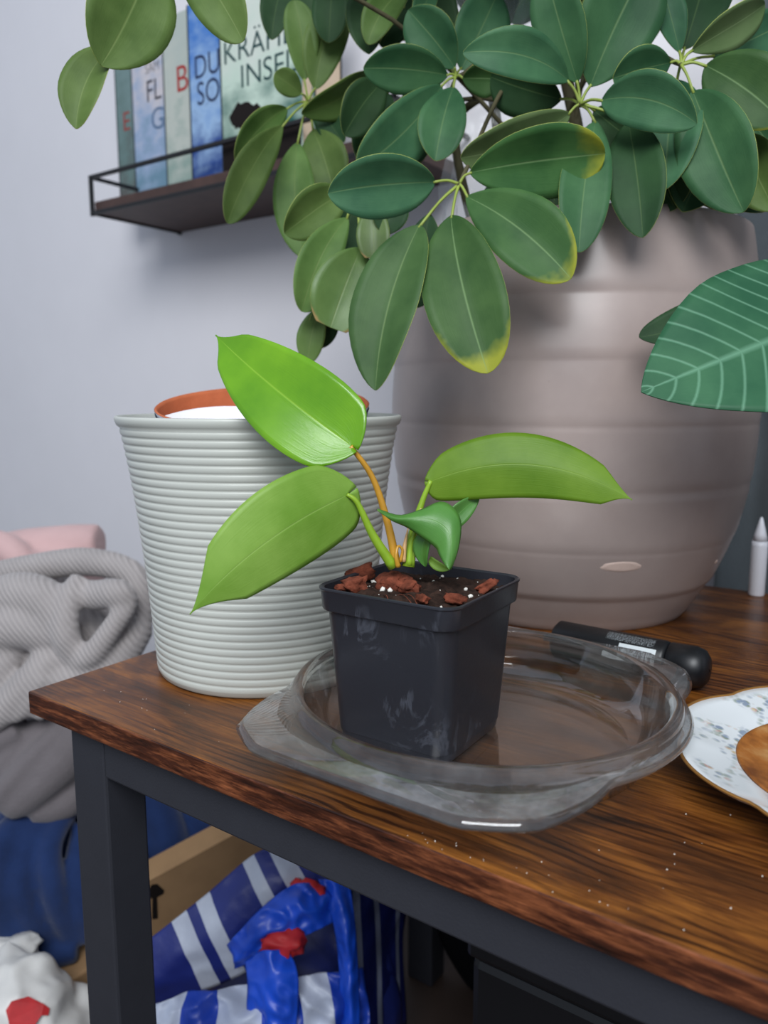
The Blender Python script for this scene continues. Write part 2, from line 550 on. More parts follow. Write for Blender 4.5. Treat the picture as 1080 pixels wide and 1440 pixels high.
# ---------------------------------------------------------------- table
XL, XR, YF, YB = -0.541, 0.62, 0.301, 0.945
tb = empty('side_table', (0, 0, 0), 'rustic brown wooden table with a dark grey square-tube steel frame', 'table')
bm = bmesh.new()
bbox(bm, (XL, YF, TZ - 0.0175), (XR, YB, TZ), 0.0012, 2)
top = fromb('tabletop', bm, [M['wood'], M['wood_edge']], tb, False)
for p in top.data.polygons:
    p.material_index = 0 if p.normal.z > 0.9 else 1
Zt = TZ - 0.0177
LG = [(-0.506, -0.466, 0.312, 0.347), (-0.548, -0.508, 0.835, 0.870), (0.55, 0.59, 0.312, 0.347), (0.55, 0.59, 0.865, 0.90)]
for (a, b_, c, d) in LG:
    box('leg', (a, c, 0.0), (b_, d, Zt - 0.001), M['steel'], tb, 0.0022, True)
for o_ in [o for o in tb.children if o.name.startswith('leg')]:
    for p in o_.data.polygons: p.use_smooth = False
box('apron_rail', (-0.466, 0.3122, Zt - 0.0345), (0.55, 0.345, Zt - 0.0006), M['steel'], tb, 0.0018)
box('apron_rail', (-0.466, 0.866, Zt - 0.0345), (0.55, 0.899, Zt - 0.0006), M['steel'], tb, 0.0018)
box('apron_rail', (-0.503, 0.347, Zt - 0.0345), (-0.47, 0.866, Zt - 0.0006), M['steel'], tb, 0.0018)
box('apron_rail', (0.553, 0.347, Zt - 0.0345), (0.587, 0.866, Zt - 0.0006), M['steel'], tb, 0.0018)
# crumbs scattered on the board
V, F = [], []
for i in range(60):
    if i < 40: x, y = random.uniform(-0.2, 0.0), random.uniform(0.305, 0.42)
    else: x, y = random.uniform(-0.5, -0.33), random.uniform(0.31, 0.40)
    if math.hypot(x + 0.224, y - 0.424) < 0.125 and i < 40: y = random.uniform(0.303, 0.315)
    s = random.uniform(0.00018, 0.0004)
    o = len(V)
    V += [T(x + s, y, 0), T(x - s, y + s, 0), T(x - s, y - s, 0), T(x, y, s * 1.5)]
    F += [(o, o + 1, o + 3), (o + 1, o + 2, o + 3), (o + 2, o, o + 3), (o, o + 2, o + 1)]
tag(obj('crumbs', V, F, M['perlite'], None, False), 'tiny pale crumbs scattered over the brown table board', 'crumbs', kind='stuff')


# ---------------------------------------------------------------- leaves
def leaf(name, base, tip, width, parent, mats, roll=0.0, arch=0.06, fold=0.12, bow=0.0, ea=0.8, eb=0.5, lobe=0.0, droop=0.0, nl=16, nw=8, twist=0.0, thick=0.00045, wav=0.0, cut=1.0, w0=0.0, tipn=0.0, rb=0.0):
    base, tip = Vector(base), Vector(tip)
    ax = tip - base
    L = ax.length
    a = ax / L
    v = (CAM - (base + tip) / 2).normalized()
    n = (v - a * v.dot(a)).normalized()
    mx = max(((i / 50 + w0) ** ea) * (1 - i / 50) ** eb for i in range(51))
    V, U, F = [], [], []
    ph = random.random() * 6
    for i in range(nl + 1):
        t = (1 - math.cos(math.pi * i / nl)) / 2 * cut
        rr = math.radians(roll + twist * (t - 0.5))
        q = Matrix.Rotation(rr, 3, a)
        nn = q @ n
        s = a.cross(nn)
        hump = 4 * t * (1 - t)
        c = base + a * (L * t) + nn * (arch * L * hump) + s * (bow * L * hump) + Vector((0, 0, -droop * L * t * t))
        hw = 0.5 * width * (((t + w0) ** ea) * max(0.0, 1 - t) ** eb) / mx
        if tipn and t > 1 - tipn:
            hw *= ((1 - t) / tipn) ** 0.85
        if rb and t < rb:
            hw *= math.sqrt(max(0.0, 1 - (1 - t / rb) ** 2))
        hw = max(hw, 0.0004)
        for j in range(nw + 1):
            u = j / nw * 2 - 1
            p = c + s * (u * hw) + nn * (fold * abs(u) ** 1.3 * hw)
            if lobe: p -= a * (lobe * L * (abs(u) ** 1.4) * (1 - t) ** 7)
            if wav: p += nn * (wav * hw * abs(u) * math.sin(t * 13 + ph + (1.5 if u > 0 else 0)))
            V.append(p)
            U.append((j / nw, t))
    m = nw + 1
    for i in range(nl):
        for j in range(nw):
            F.append((i * m + j, i * m + j + 1, (i + 1) * m + j + 1, (i + 1) * m + j))
    o = obj(name, V, F, mats, parent, True, U)
    if sum((o.data.polygons[k].normal.dot(n) for k in range(0, len(F), 5))) < 0:
        o.data.flip_normals()
    md = o.modifiers.new('thickness', 'SOLIDIFY')
    md.thickness = thick
    md.offset = -1
    md.material_offset = 1
    md.material_offset_rim = 2
    return o


# ---------------------------------------------------------------- big planter with the umbrella plant
PC = Vector((-0.320, 0.792, TZ))
sch = empty('potted_umbrella_plant', PC, 'large umbrella plant with drooping green leaves in a big taupe banded planter', 'plant')


def planter_r(z):
    ks = [(0, 0.126), (0.012, 0.133), (0.04, 0.151), (0.08, 0.168), (0.13, 0.180), (0.19, 0.1855), (0.25, 0.184), (0.31, 0.178), (0.372, 0.170)]
    for (z0, r0), (z1, r1) in zip(ks, ks[1:]):
        if z <= z1:
            t = (z - z0) / (z1 - z0)
            return r0 + (r1 - r0) * t
    return ks[-1][1]


BANDS = [0.0, 0.034, 0.082, 0.138, 0.194, 0.250, 0.305, 0.372]


def planter_surf(z):
    r = planter_r(z)
    for a_, b_ in zip(BANDS, BANDS[1:]):
        if a_ <= z <= b_:
            u = (z - a_) / (b_ - a_)
            return r + 0.0013 * (1 - u) * (1 - (1 - min(1.0, u * 5)) ** 2) + 0.0006 * math.sin(math.pi * u)
    return r


prof = [(0.002, 0.0)] + [(planter_surf(z), z) for z in [0.372 * i / 220 for i in range(221)]]
prof += [(0.169, 0.376), (0.164, 0.377), (0.158, 0.374), (0.156, 0.36), (0.154, 0.30), (0.002, 0.298)]
pl = lathe('planter', prof, PC, M['planter'], sch, 128)


def surf_patch(name, center, rf, px, py, wpx, hpx, mat, parent, off=0.0006, seed=0):
    """thin patch that lies on a turned surface, found from its own bearing and height"""
    d = (at(px, py, 1) - CAM)
    t = 0.4
    for _ in range(4000):
        p = CAM + d * t
        if math.hypot(p.x - center.x, p.y - center.y) <= rf(p.z - center.z): break
        t += 0.0003
    th = math.atan2(p.y - center.y, p.x - center.x)
    z0 = p.z - center.z
    hw = wpx / FPX * t / 2
    hh = hpx / FPX * t / 2
    V, F = [], []
    rings, seg = 5, 28
    for r_ in range(rings + 1):
        for k in range(seg):
            a_ = 2 * math.pi * k / seg
            q = r_ / rings * (1 + 0.12 * noise.noise(Vector((math.cos(a_) * 2 + seed, math.sin(a_) * 2, seed))))
            zz = z0 + hh * q * math.sin(a_)
            rr = rf(zz) + off * (1 if r_ < rings else -1)
            tt = th + hw / rr * q * math.cos(a_)
            V.append((center.x + rr * math.cos(tt), center.y + rr * math.sin(tt), center.z + zz))
    for r_ in range(rings):
        for k in range(seg):
            k2 = (k + 1) % seg
            F.append((r_ * seg + k, r_ * seg + k2, (r_ + 1) * seg + k2, (r_ + 1) * seg + k))
    return obj(name, V, F, mat, parent)


surf_patch('glaze_chip', PC, planter_surf, 874, 797, 66, 17, M['chip'], pl, seed=1)['label'] = 'pale pink chip in the glaze'
surf_patch('glaze_chip', PC, planter_surf, 1007, 790, 9, 7, M['chip'], pl, seed=2)['label'] = 'tiny pale chip in the glaze'
# soil of the planter
lathe('soil', [(0.001, 0.345), (0.06, 0.35), (0.12, 0.346), (0.154, 0.338)], PC, M['soil'], sch, 48)

G, O, Y_, B_, D_, N_ = 'sch', 'sch_olive', 'sch_yel', 'sch_brn', 'sch_dark', 'sch_under'
LS = [M['sch_under'], M['pale_edge']]
# whorls: centre (px, py, depth) and leaflets (base px py, tip px py, width px, depth at base, depth at tip, roll, arch, fold, bow, material)
WH = [
    ((646, 259, 0.62), [
        (612, 256, 461, 272, 82, .615, .60, -25, .05, .14, .05, G),
        (660, 243, 851, 216, 94, .615, .60, 28, .05, .12, -.04, Y_),
        (655, 276, 803, 392, 96, .61, .575, -18, .05, .12, -.06, Y_),
        (634, 303, 686, 525, 112, .60, .565, 8, .05, .16, .03, Y_),
        (590, 316, 528, 549, 84, .605, .585, 42, .05, .22, .05, 'sch_mid'),
        (604, 300, 583, 433, 62, .66, .66, 15, .04, .1, 0, D_),
        (560, 270, 540, 330, 50, .68, .68, 15, .04, .1, 0, D_)]),
    ((816, 147, 0.63), [
        (812, 116, 768, -40, 70, .625, .60, -20, .05, .15, 0, G),
        (830, 122, 908, -48, 112, .625, .60, 15, .04, .14, -.04, G),
        (800, 114, 651, 74, 62, .625, .60, 25, .12, .2, .10, G),
        (802, 160, 648, 222, 66, .63, .625, -35, .05, .15, -.06, N_),
        (846, 141, 980, 174, 74, .605, .575, 12, .10, .2, -.16, G),
        (838, 170, 814, 355, 70, .625, .60, -15, .06, .12, .04, G),
        (884, 172, 904, 334, 78, .62, .595, 15, .06, .12, -.03, D_),
        (835, 155, 915, 215, 66, .635, .62, 15, .06, .12, 0, D_),
        (790, 140, 690, 108, 70, .66, .67, -30, .05, .12, 0, D_)]),
    ((958, 91, 0.61), [
        (952, 112, 936, 266, 88, .625, .605, 12, .06, .14, .02, G),
        (974, 128, 1046, 298, 100, .605, .585, 12, .05, .12, .0, G),
        (992, 92, 1100, 172, 92, .605, .585, -15, .06, .14, -.05, Y_),
        (972, 72, 1076, 6, 46, .61, .60, 52, .10, .25, -.06, N_),
        (956, 74, 930, -20, 40, .615, .61, 30, .05, .15, 0, G),
        (944, 88, 862, 110, 60, .615, .61, -30, .06, .15, .05, G),
        (962, 70, 1000, -60, 84, .63, .64, 10, .05, .12, 0, D_),
        (1002, 80, 1110, 30, 60, .62, .63, 10, .05, .12, 0, G)]),
    ((641, 109, 0.70), [
        (630, 106, 511, 96, 62, .695, .68, -15, .05, .16, .05, G),
        (640, 96, 574, 14, 66, .695, .68, -10, .05, .15, .04, G),
        (622, 120, 503, 238, 76, .695, .68, -28, .05, .16, -.05, G),
        (638, 122, 612, 226, 66, .695, .68, 10, .05, .15, .03, G),
        (650, 110, 706, 112, 44, .69, .68, 25, .06, .2, -.04, Y_),
        (648, 98, 700, -10, 76, .71, .71, 15, .05, .12, 0, G),
        (634, 98, 600, -30, 60, .72, .72, 10, .05, .12, 0, D_),
        (625, 150, 538, 226, 60, .73, .73, 25, .05, .12, 0, D_)]),
    ((433, 143, 0.80), [
        (428, 113, 414, 0, 46, .795, .78, 10, .04, .14, .05, O),
        (443, 126, 484, 4, 58, .795, .79, -15, .04, .14, -.08, O),
        (424, 132, 386, 104, 34, .79, .77, 25, .05, .14, 0, O),
        (404, 152, 331, 226, 42, .79, .77, -30, .08, .2, .12, O),
        (398, 176, 320, 314, 50, .77, .75, -20, .05, .15, .08, O),
        (418, 200, 428, 364, 60, .80, .79, 10, .05, .12, .06, O),
        (440, 182, 470, 275, 66, .81, .80, 15, .05, .12, -.05, O),
        (424, 160, 524, 104, 40, .79, .78, 62, .06, .2, .05, O),
        (448, 140, 484, 200, 40, .81, .80, 15, .05, .12, .05, D_)]),
    ((560, 108, 0.74), [
        (540, 114, 484, 190, 58, .735, .73, -20, .06, .16, .08, D_),
        (570, 130, 590, 230, 60, .76, .76, 10, .05, .12, 0, D_),
        (545, 130, 510, 232, 60, .76, .76, 10, .05, .12, 0, D_)]),
    ((500, 268, 0.70), [
        (486, 270, 400, 328, 62, .70, .69, -20, .08, .2, .06, O),
        (489, 306, 424, 438, 58, .70, .69, -15, .06, .16, .10, O),
        (508, 348, 462, 470, 88, .69, .68, -10, .05, .12, .03, B_),
        (525, 284, 526, 370, 46, .685, .68, 10, .05, .14, 0, B_),
        (452, 430, 432, 512, 38, .72, .72, 20, .05, .14, .05, O),
        (462, 424, 448, 490, 40, .73, .73, -30, .05, .14, .05, D_),
        (500, 290, 470, 390, 60, .73, .73, 10, .05, .14, .05, D_)]),
    ((505, -40, 0.74), [
        (515, -30, 519, 76, 56, .74, .73, 15, .05, .14, .0, D_),
        (575, -18, 517, 62, 44, .73, .715, 28, .08, .2, .10, O),
        (570, 10, 536, 66, 48, .76, .76, 10, .05, .14, .05, D_),
        (612, -14, 586, 32, 30, .70, .69, 20, .05, .2, .05, G),
        (470, -40, 462, 60, 50, .77, .77, 20, .05, .14, 0, D_)]),
    ((408, -60, 0.80), [
        (405, -40, 382, 56, 44, .81, .80, 15, .05, .14, .05, D_),
        (440, -50, 450, 40, 60, .81, .81, 10, .05, .14, .05, D_)]),
    ((232, -95, 0.60), [
        (214, -62, 142, 92, 118, .595, .58, -12, .05, .14, -.03, O),
        (250, -70, 342, 58, 78, .60, .59, 15, .05, .14, -.08, O),
        (160, 62, 107, 181, 46, .60, .585, 58, .05, .25, .10, O)]),
    ((880, -70, 0.68), [
        (880, -60, 826, 38, 60, .69, .69, 10, .05, .14, 0, O),
        (900, -40, 905, 70, 70, .70, .70, 10, .05, .14, 0, D_)]),
    ((1060, 170, 0.68), [
        (1050, 160, 1090, 212, 50, .66, .65, 10, .05, .14, 0, G),
        (1040, 190, 1090, 296, 70, .63, .62, 20, .05, .14, 0, O),
        (1010, 190, 960, 298, 90, .64, .63, 10, .05, .14, 0, D_),
        (1020, 200, 1012, 296, 90, .645, .635, 10, .05, .14, 0, D_),
        (1040, 200, 1075, 298, 90, .65, .64, 10, .05, .14, 0, D_)]),
    ((750, 215, 0.72), [
        (735, 240, 690, 330, 70, .74, .74, 10, .05, .14, 0, D_),
        (760, 245, 760, 300, 70, .74, .74, 10, .05, .14, 0, D_),
        (790, 200, 775, 320, 70, .72, .72, 10, .05, .14, 0, D_),
        (900, 200, 950, 294, 90, .645, .635, 10, .05, .14, 0, D_)]),
]
trunk_lo = PC + Vector((0.0, 0.0, 0.345))
trunk_hi = PC + Vector((-0.03, -0.02, 0.62))
tube('stem', [trunk_lo, PC + Vector((0.01, -0.01, 0.45)), trunk_hi], [0.009, 0.007, 0.006], M['stem_wood'], sch)
tube('stem', [trunk_lo + Vector((-0.05, -0.03, 0)), at(690, 120, 0.78), at(640, -60, 0.76)], [0.006, 0.005, 0.004], M['stem_wood'], sch)
tube('stem', [trunk_lo + Vector((-0.07, -0.06, 0)), at(640, 190, 0.76), at(686, 128, 0.755)], [0.005, 0.0042, 0.0035], M['stem_wood'], sch)
for wi, ((cx, cy, dd), ls) in enumerate(WH):
    c = at(cx, cy, dd)
    src = trunk_lo.lerp(trunk_hi, 0.25 + 0.6 * random.random())
    midp = (src + c) / 2 + Vector((0, 0, 0.05))
    tube('leaf_stalk', [src, midp, c + (midp - c).normalized() * 0.01, c], [0.0024, 0.002, 0.0018, 0.0018], M['stem_wood'], sch, 18, 8)
    for (bx, by, tx, ty, wpx, db, dt, roll, arch, fold, bow, mk) in ls:
        b3, t3 = at(bx, by, db), at(tx, ty, dt)
        wid = wpx / FPX * (db + dt) / 2 / max(0.5, math.cos(math.radians(roll)) * 0.55 + 0.45)
        o = leaf('leaf', b3, t3, wid, sch, [M[mk]] + LS, roll * 0.55, arch * 0.9, fold + random.uniform(0.06, 0.2), bow * 0.7, random.uniform(0.66, 0.86), random.uniform(0.50, 0.68), 0, 0.0, 20, 8, random.uniform(-14, 14), wav=0.03, cut=0.93 if mk == B_ else 1.0)
        if (b3 - c).length < 0.075:
            tube('leaf_stem', [c, (c + b3) / 2 + Vector((0, 0, 0.002)), b3 + (t3 - b3) * 0.02], [0.0014, 0.0011, 0.0012], M['stem_green'], sch, 6, 6)

# the crown goes on out of view; these leaves are added to shade the table
for wi in range(9):
    ang = wi * 2.399
    c = PC + Vector((0.03 + 0.17 * math.cos(ang) * (0.5 + 0.06 * wi), -0.10 + 0.17 * math.sin(ang) * (0.5 + 0.06 * wi), 0.66 + 0.025 * (wi % 4)))
    src = trunk_hi
    tube('leaf_stalk', [src, (src + c) / 2 + Vector((0, 0, 0.03)), c], [0.0024, 0.002, 0.0018], M['stem_wood'], sch, 12, 8)
    for k in range(7):
        a_ = ang + k * 2 * math.pi / 7
        dv = Vector((math.cos(a_), math.sin(a_), -0.35)).normalized()
        b3 = c + dv * 0.022
        leaf('leaf', b3, b3 + dv * 0.115, 0.052, sch, [M[G]] + LS, random.uniform(-20, 20), 0.06, 0.14, 0.0, 0.74, 0.55, 0, 0.1, 14, 6, wav=0.03)
        tube('leaf_stem', [c, b3 + dv * 0.003], 0.0012, M['stem_green'], sch, 3, 6)

# ---------------------------------------------------------------- clear sleeve standing behind the leaves
cs = at(705, 150, 0.80)
V, F, U = [], [], []
nz_, na_ = 30, 40
for i in range(nz_ + 1):
    z = TZ + 0.36 + 0.34 * i / nz_
    for k in range(na_ + 1):
        a_ = -0.4 - 2.4 * k / na_
        r = 0.055 + 0.014 * noise.noise(Vector((math.cos(a_) * 3, math.sin(a_) * 3, z * 14))) + 0.006 * noise.noise(Vector((math.cos(a_) * 9, math.sin(a_) * 9, z * 40)))
        V.append((cs.x + r * math.cos(a_), cs.y + r * math.sin(a_), z))
for i in range(nz_):
    for k in range(na_):
        F.append((i * (na_ + 1) + k, i * (na_ + 1) + k + 1, (i + 1) * (na_ + 1) + k + 1, (i + 1) * (na_ + 1) + k))


def film_mat():
    m, nt, b = newmat('clear_film')
    b.inputs['Base Color'].default_value = (0.9, 0.93, 0.95, 1)
    b.inputs['Roughness'].default_value = 0.08
    b.inputs['Alpha'].default_value = 0.22
    bump(nt, b, noise_tex(nt, coords(nt), 60, 4), 0.5, 0.004)
    return m


M['film'] = film_mat()
tag(obj('plastic_sleeve', V, F, M['film']), 'crumpled clear plastic sleeve tucked behind the umbrella plant leaves', 'sleeve')

# ---------------------------------------------------------------- ribbed white pot with the pots stacked in it
WP = T(-0.442, 0.456)
wp = empty('plant_pot', WP, 'pale ribbed white plant pot holding smaller pots', 'pot')
prof = [(0.002, 0.0), (0.084, 0.0), (0.0872, 0.002)]
nr = 33
NP = nr * 7
for i in range(NP + 1):
    z = 0.004 + 0.192 * i / NP
    t = z / 0.2035
    r = 0.0880 + 0.0125 * t + 0.0065 * t * t + 0.0035 * t ** 6
    prof.append((r + 0.0004 - 0.0010 * (1 - abs(math.sin(math.pi * nr * i / NP)) ** 0.5), z))
rt = 0.1125
prof += [(0.1110, 0.1985), (0.1120, 0.201), (rt, 0.2030), (0.1122, 0.2048), (0.1110, 0.2053), (0.1098, 0.2043), (0.105, 0.19), (0.099, 0.14), (0.092, 0.06), (0.085, 0.006), (0.002, 0.005)]
lathe('pot_body', prof, WP, M['white_pot'], wp, 128)
# nested pots
HF = Vector((FWD.x, FWD.y, 0)).normalized()


def tilt_lathe(name, prof, mat, parent, seg, ang):
    o = lathe(name, prof, parent.location, mat, parent, seg)
    o.rotation_mode = 'QUATERNION'
    o.rotation_quaternion = Matrix.Rotation(ang, 3, RGT).to_quaternion()
    return o


n1 = empty('terracotta_bowl', WP + HF * 0.012 + Vector((0, 0, 0.2145)), 'terracotta bowl with a painted white and blue outside inside the ribbed pot', 'bowl')
A1 = math.radians(10)
tilt_lathe('bowl_inside', [(0.002, -0.07), (0.055, -0.068), (0.075, -0.03), (0.0835, -0.003), (0.0850, 0.0), (0.0862, -0.001)], M['terra'], n1, 72, A1)
tilt_lathe('bowl_outside', [(0.0864, -0.001), (0.0852, -0.004), (0.0765, -0.034), (0.056, -0.074), (0.002, -0.075)], M['white_plastic'], n1, 72, A1)
tilt_lathe('painted_band', [(0.0862, -0.0045), (0.0842, -0.0115), (0.0820, -0.0185)], M['blue_paint'], n1, 72, A1)
n2 = empty('white_inner_pot', WP - HF * 0.034 - RGT * 0.030 + Vector((0, 0, 0.1955)), 'small white plastic pot leaning in front of the terracotta bowl inside the ribbed pot', 'pot')
A2 = math.radians(17)
tilt_lathe('pot_wall', [(0.0560, 0.0), (0.0545, 0.0003), (0.0520, -0.020), (0.047, -0.06), (0.002, -0.062), (0.002, -0.064), (0.049, -0.062), (0.0545, -0.020), (0.0560, 0.0)], M['white_plastic'], n2, 64, A2)

# ---------------------------------------------------------------- glass dish
DC = T(-0.224, 0.427, 0.0004)
dish = empty('glass_dish', DC, 'round clear glass baking dish with two handles under the black pot', 'dish')


def handle(a, i):
    """flared handles on the front and back of the rim: straight outer edge, parallel to X"""
    wgt = [0, 0, 0, 0, 0.06, 0.55, 1.0, 1.0, 0.92, 0.35, 0.0, 0, 0, 0, 0, 0, 0, 0][i] if i < 18 else 0
    s = abs(math.sin(a))
    if wgt == 0: return 0
    target = 0.142 / max(s, 0.35)
    lim = 0.1255 + 0.030 * max(0.0, min(1.0, (s - 0.52) / 0.28)) ** 1.0
    return max(0.0, min(target, lim) - 0.1255) * wgt


prof = [(0.001, 0.0), (0.094, 0.0), (0.104, 0.004), (0.111, 0.016), (0.1150, 0.0255), (0.1222, 0.0262), (0.1258, 0.0258), (0.1278, 0.0284), (0.1258, 0.0312), (0.1224, 0.0322),
        (0.1222, 0.0362), (0.1208, 0.0384), (0.1184, 0.0392), (0.1160, 0.0384), (0.1148, 0.0360), (0.1142, 0.0335), (0.1062, 0.016), (0.0995, 0.0075), (0.092, 0.0050), (0.001, 0.0050)]
db = lathe('dish_body', prof, DC, [M['glass'], M['glass_lip'], M['glass_dusty']], dish, 144, handle)
for p in db.data.polygons:
    row = p.index // 144
    if 6 <= row <= 7 or 9 <= row <= 14: p.material_index = 1
    elif row == 8: p.material_index = 2

# ---------------------------------------------------------------- nursery pot with the young philodendron
NC = T(-0.256, 0.404, 0.0057)
ph = empty('potted_philodendron', NC, 'young philodendron with four bright green leaves in a square black pot', 'plant')
ROT = Matrix.Rotation(math.radians(1.5), 3, 'Z')


def rsq(h, r, z, n=7):
    out = []
    for q in range(4):
        cxs, cys = [(1, 1), (-1, 1), (-1, -1), (1, -1)][q]
        for k in range(n):
            a_ = math.pi / 2 * (q + k / (n - 1))
            p = Vector((cxs * (h - r) + r * math.cos(a_), cys * (h - r) + r * math.sin(a_), z))
            out.append(NC + ROT @ p)
    return out


rings = []
HN = 0.0985
for h, r, z in [(0.0385, 0.010, 0.0), (0.0392, 0.011, 0.0015), (0.0398, 0.011, 0.006), (0.0402, 0.011, 0.0063), (0.0452, 0.012, 0.082), (0.0456, 0.012, 0.0835), (0.0478, 0.0125, 0.0845), (0.0482, 0.0125, 0.0855), (0.0488, 0.012, 0.0965), (0.0494, 0.012, 0.0975), (0.0494, 0.012, HN), (0.0486, 0.012, HN + 0.0005), (0.0468, 0.011, HN - 0.0005), (0.0462, 0.011, 0.09), (0.044, 0.011, 0.075), (0.0375, 0.010, 0.003)]:
    rings.append(rsq(h, r, z))
V, F = [], []
m = len(rings[0])
for rg in rings: V += rg
for i in range(len(rings) - 1):
    for k in range(m):
        F.append((i * m + k, i * m + (k + 1) % m, (i + 1) * m + (k + 1) % m, (i + 1) * m + k))
F.append(tuple(range(m))[::-1])
F.append(tuple((len(rings) - 1) * m + k for k in range(m)))
npot = obj('nursery_pot', V, F, M['nursery'], ph)
npot.data.set_sharp_from_angle(angle=math.radians(30))
# soil
SZ = 0.0912


def soil_h(x, y):
    d = max(abs(x), abs(y)) / 0.045
    return SZ + 0.0035 * (1 - d * d) + 0.0035 * noise.noise(Vector((x * 55, y * 55, 3))) + 0.0022 * noise.noise(Vector((x * 150, y * 150, 1))) + 0.0012 * noise.noise(Vector((x * 400, y * 400, 9)))


V, F = [], []
ns = 90
for i in range(ns + 1):
    for j in range(ns + 1):
        x, y = (i / ns * 2 - 1) * 0.0448, (j / ns * 2 - 1) * 0.0448
        # pull the corners in to follow the rounded pot
        k = max(0.0, (abs(x) + abs(y)) - 0.082)
        x2, y2 = x - math.copysign(k * 0.5, x), y - math.copysign(k * 0.5, y)
        V.append(NC + ROT @ Vector((x2, y2, soil_h(x2, y2))))
for i in range(ns):
    for j in range(ns):
        F.append((i * (ns + 1) + j, (i + 1) * (ns + 1) + j, (i + 1) * (ns + 1) + j + 1, i * (ns + 1) + j + 1))
soil = obj('soil', V, F, M['soil'], ph, True)


def onz(px, py, z):
    d = at(px, py, 1) - CAM
    return CAM + d * ((TZ + z - CAM.z) / d.z)


def chip(name, p, size, rot, mat, parent, seed, amp=0.3, sub=3):
    bm = bmesh.new()
    bmesh.ops.create_icosphere(bm, subdivisions=sub, radius=1.0)
    R3 = Matrix.Rotation(rot[2], 3, 'Z') @ Matrix.Rotation(rot[1], 3, 'Y') @ Matrix.Rotation(rot[0], 3, 'X')
    for v in bm.verts:
        c = v.co.copy()
        b_ = Vector([math.copysign(abs(x) ** 0.7, x) for x in c])
        b_ *= 1 + amp * noise.noise(c * 1.6 + Vector((seed, seed * 2, 0))) + amp * 0.6 * noise.noise(c * 4 + Vector((seed, 0, seed)))
        v.co = p + R3 @ Vector((b_.x * size[0], b_.y * size[1], b_.z * size[2]))
    return fromb(name, bm, mat, parent)


zs = SZ + 0.0052 + 0.004
for i, (px, py, sx, sy, sz, rz, ry) in enumerate([
        (508, 806, .0105, .0055, .0050, 0.9, 0.35), (500, 822, .0080, .0058, .0052, 0.6, 0.2), (552, 818, .0120, .0075, .0045, -0.15, 0.15), (574, 826, .0110, .0045, .0035, -0.3, 0.1),
        (592, 843, .0110, .0026, .0026, -0.7, 0.2), (640, 842, .0065, .0032, .0030, 0.1, 0.0), (684, 824, .0075, .0028, .0035, 1.2, 0.35), (480, 826, .004, .0022, .002, 0.3, 0.0)]):
    p = onz(px, py, zs + sz * 0.5)
    chip('bark_chip', p, (sx, sy, sz), (0.2 * i, -ry, rz), M['bark'], ph, i * 3.7, .5)
bm = bmesh.new()
pts = [(478, 826, 1.3), (468, 825, 1), (527, 812, 2.2), (533, 822, 1.7), (540, 806, 1.8), (538, 830, 1.9), (549, 829, 1.6), (655, 829, 1.5), (622, 806, 1.2), (610, 815, .9), (644, 812, .9), (648, 800, 1.2), (602, 793, 1.3), (613, 799, 1.2), (662, 837, 1.6), (700, 822, .9), (620, 848, 1.0), (520, 800, 1.2), (600, 855, .8), (688, 836, .8), (565, 838, .8), (664, 808, .9), (518, 826, .9)]
for i in range(60):
    pts.append((random.uniform(470, 710), random.uniform(800, 850), random.uniform(.25, .5)))
for px, py, s in pts:
    p = onz(px, py, zs)
    l = ROT.inverted() @ (p - NC)
    if max(abs(l.x), abs(l.y)) > 0.043: continue
    l.z = soil_h(l.x, l.y) + 0.0004 * s
    r = bmesh.ops.create_icosphere(bm, subdivisions=1, radius=0.0011 * s, matrix=Matrix.Translation(NC + ROT @ l))
    for v in r['verts']: v.co += Vector((random.uniform(-1, 1), random.uniform(-1, 1), random.uniform(-1, 1))) * 0.0003 * s
fromb('perlite_grains', bm, M['perlite'], ph)['kind'] = 'stuff'
# a few coir threads hanging over the front rim
for i, (x0, y0, x1, y1) in enumerate([(556, 838, 580, 850), (562, 846, 558, 872), (570, 836, 590, 856), (540, 838, 548, 852)]):
    a_, b_ = onz(x0, y0, zs), onz(x1, y1, zs)
    if i == 1: b_ = at(x1, y1, (a_ - CAM).dot(FWD) - 0.006)
    tube('coir_thread', [a_, (a_ + b_) / 2 + Vector((0, 0, 0.003)), b_], 0.00025, M['bark'], ph, 6, 4)

PM = lambda k: [M[k], M['phil_under'], M[k]]
# petioles: crown sits near (560, 795)
crown = at(560, 799, 0.487)
# upper left young leaf
pt1 = at(493, 626, 0.470)
leaf('leaf', pt1, at(303, 471, 0.520), 0.058, ph, PM('phil_new'), 4, 0.03, 0.17, -0.02, 0.30, 0.70, 0.045, 0, 32, 14, 0, 0.0007, w0=0.02, tipn=0.16, rb=0.10)
tube('petiole', [at(558, 797, 0.487), at(545, 735, 0.484), at(524, 672, 0.478), pt1 + Vector((0, 0, -0.0005))], [0.0030, 0.0024, 0.0019, 0.0015], M['petiole_or'], ph, 20, 10)
# left hanging leaf
pt2 = at(500, 702, 0.470)
lf2 = leaf('leaf', at(487, 697, 0.470), at(267, 864, 0.436), 0.054, ph, PM('phil'), -14, 0.07, -0.16, 0.075, 0.28, 0.60, 0.075, 0, 32, 14, 10, 0.0007, w0=0.03, tipn=0.26, rb=0.10)
tube('petiole', [at(553, 797, 0.485), at(524, 752, 0.478), at(503, 708, 0.471), at(488, 695, 0.4695)], [0.0036, 0.0027, 0.0017, 0.0012], M['petiole'], ph, 18, 10)
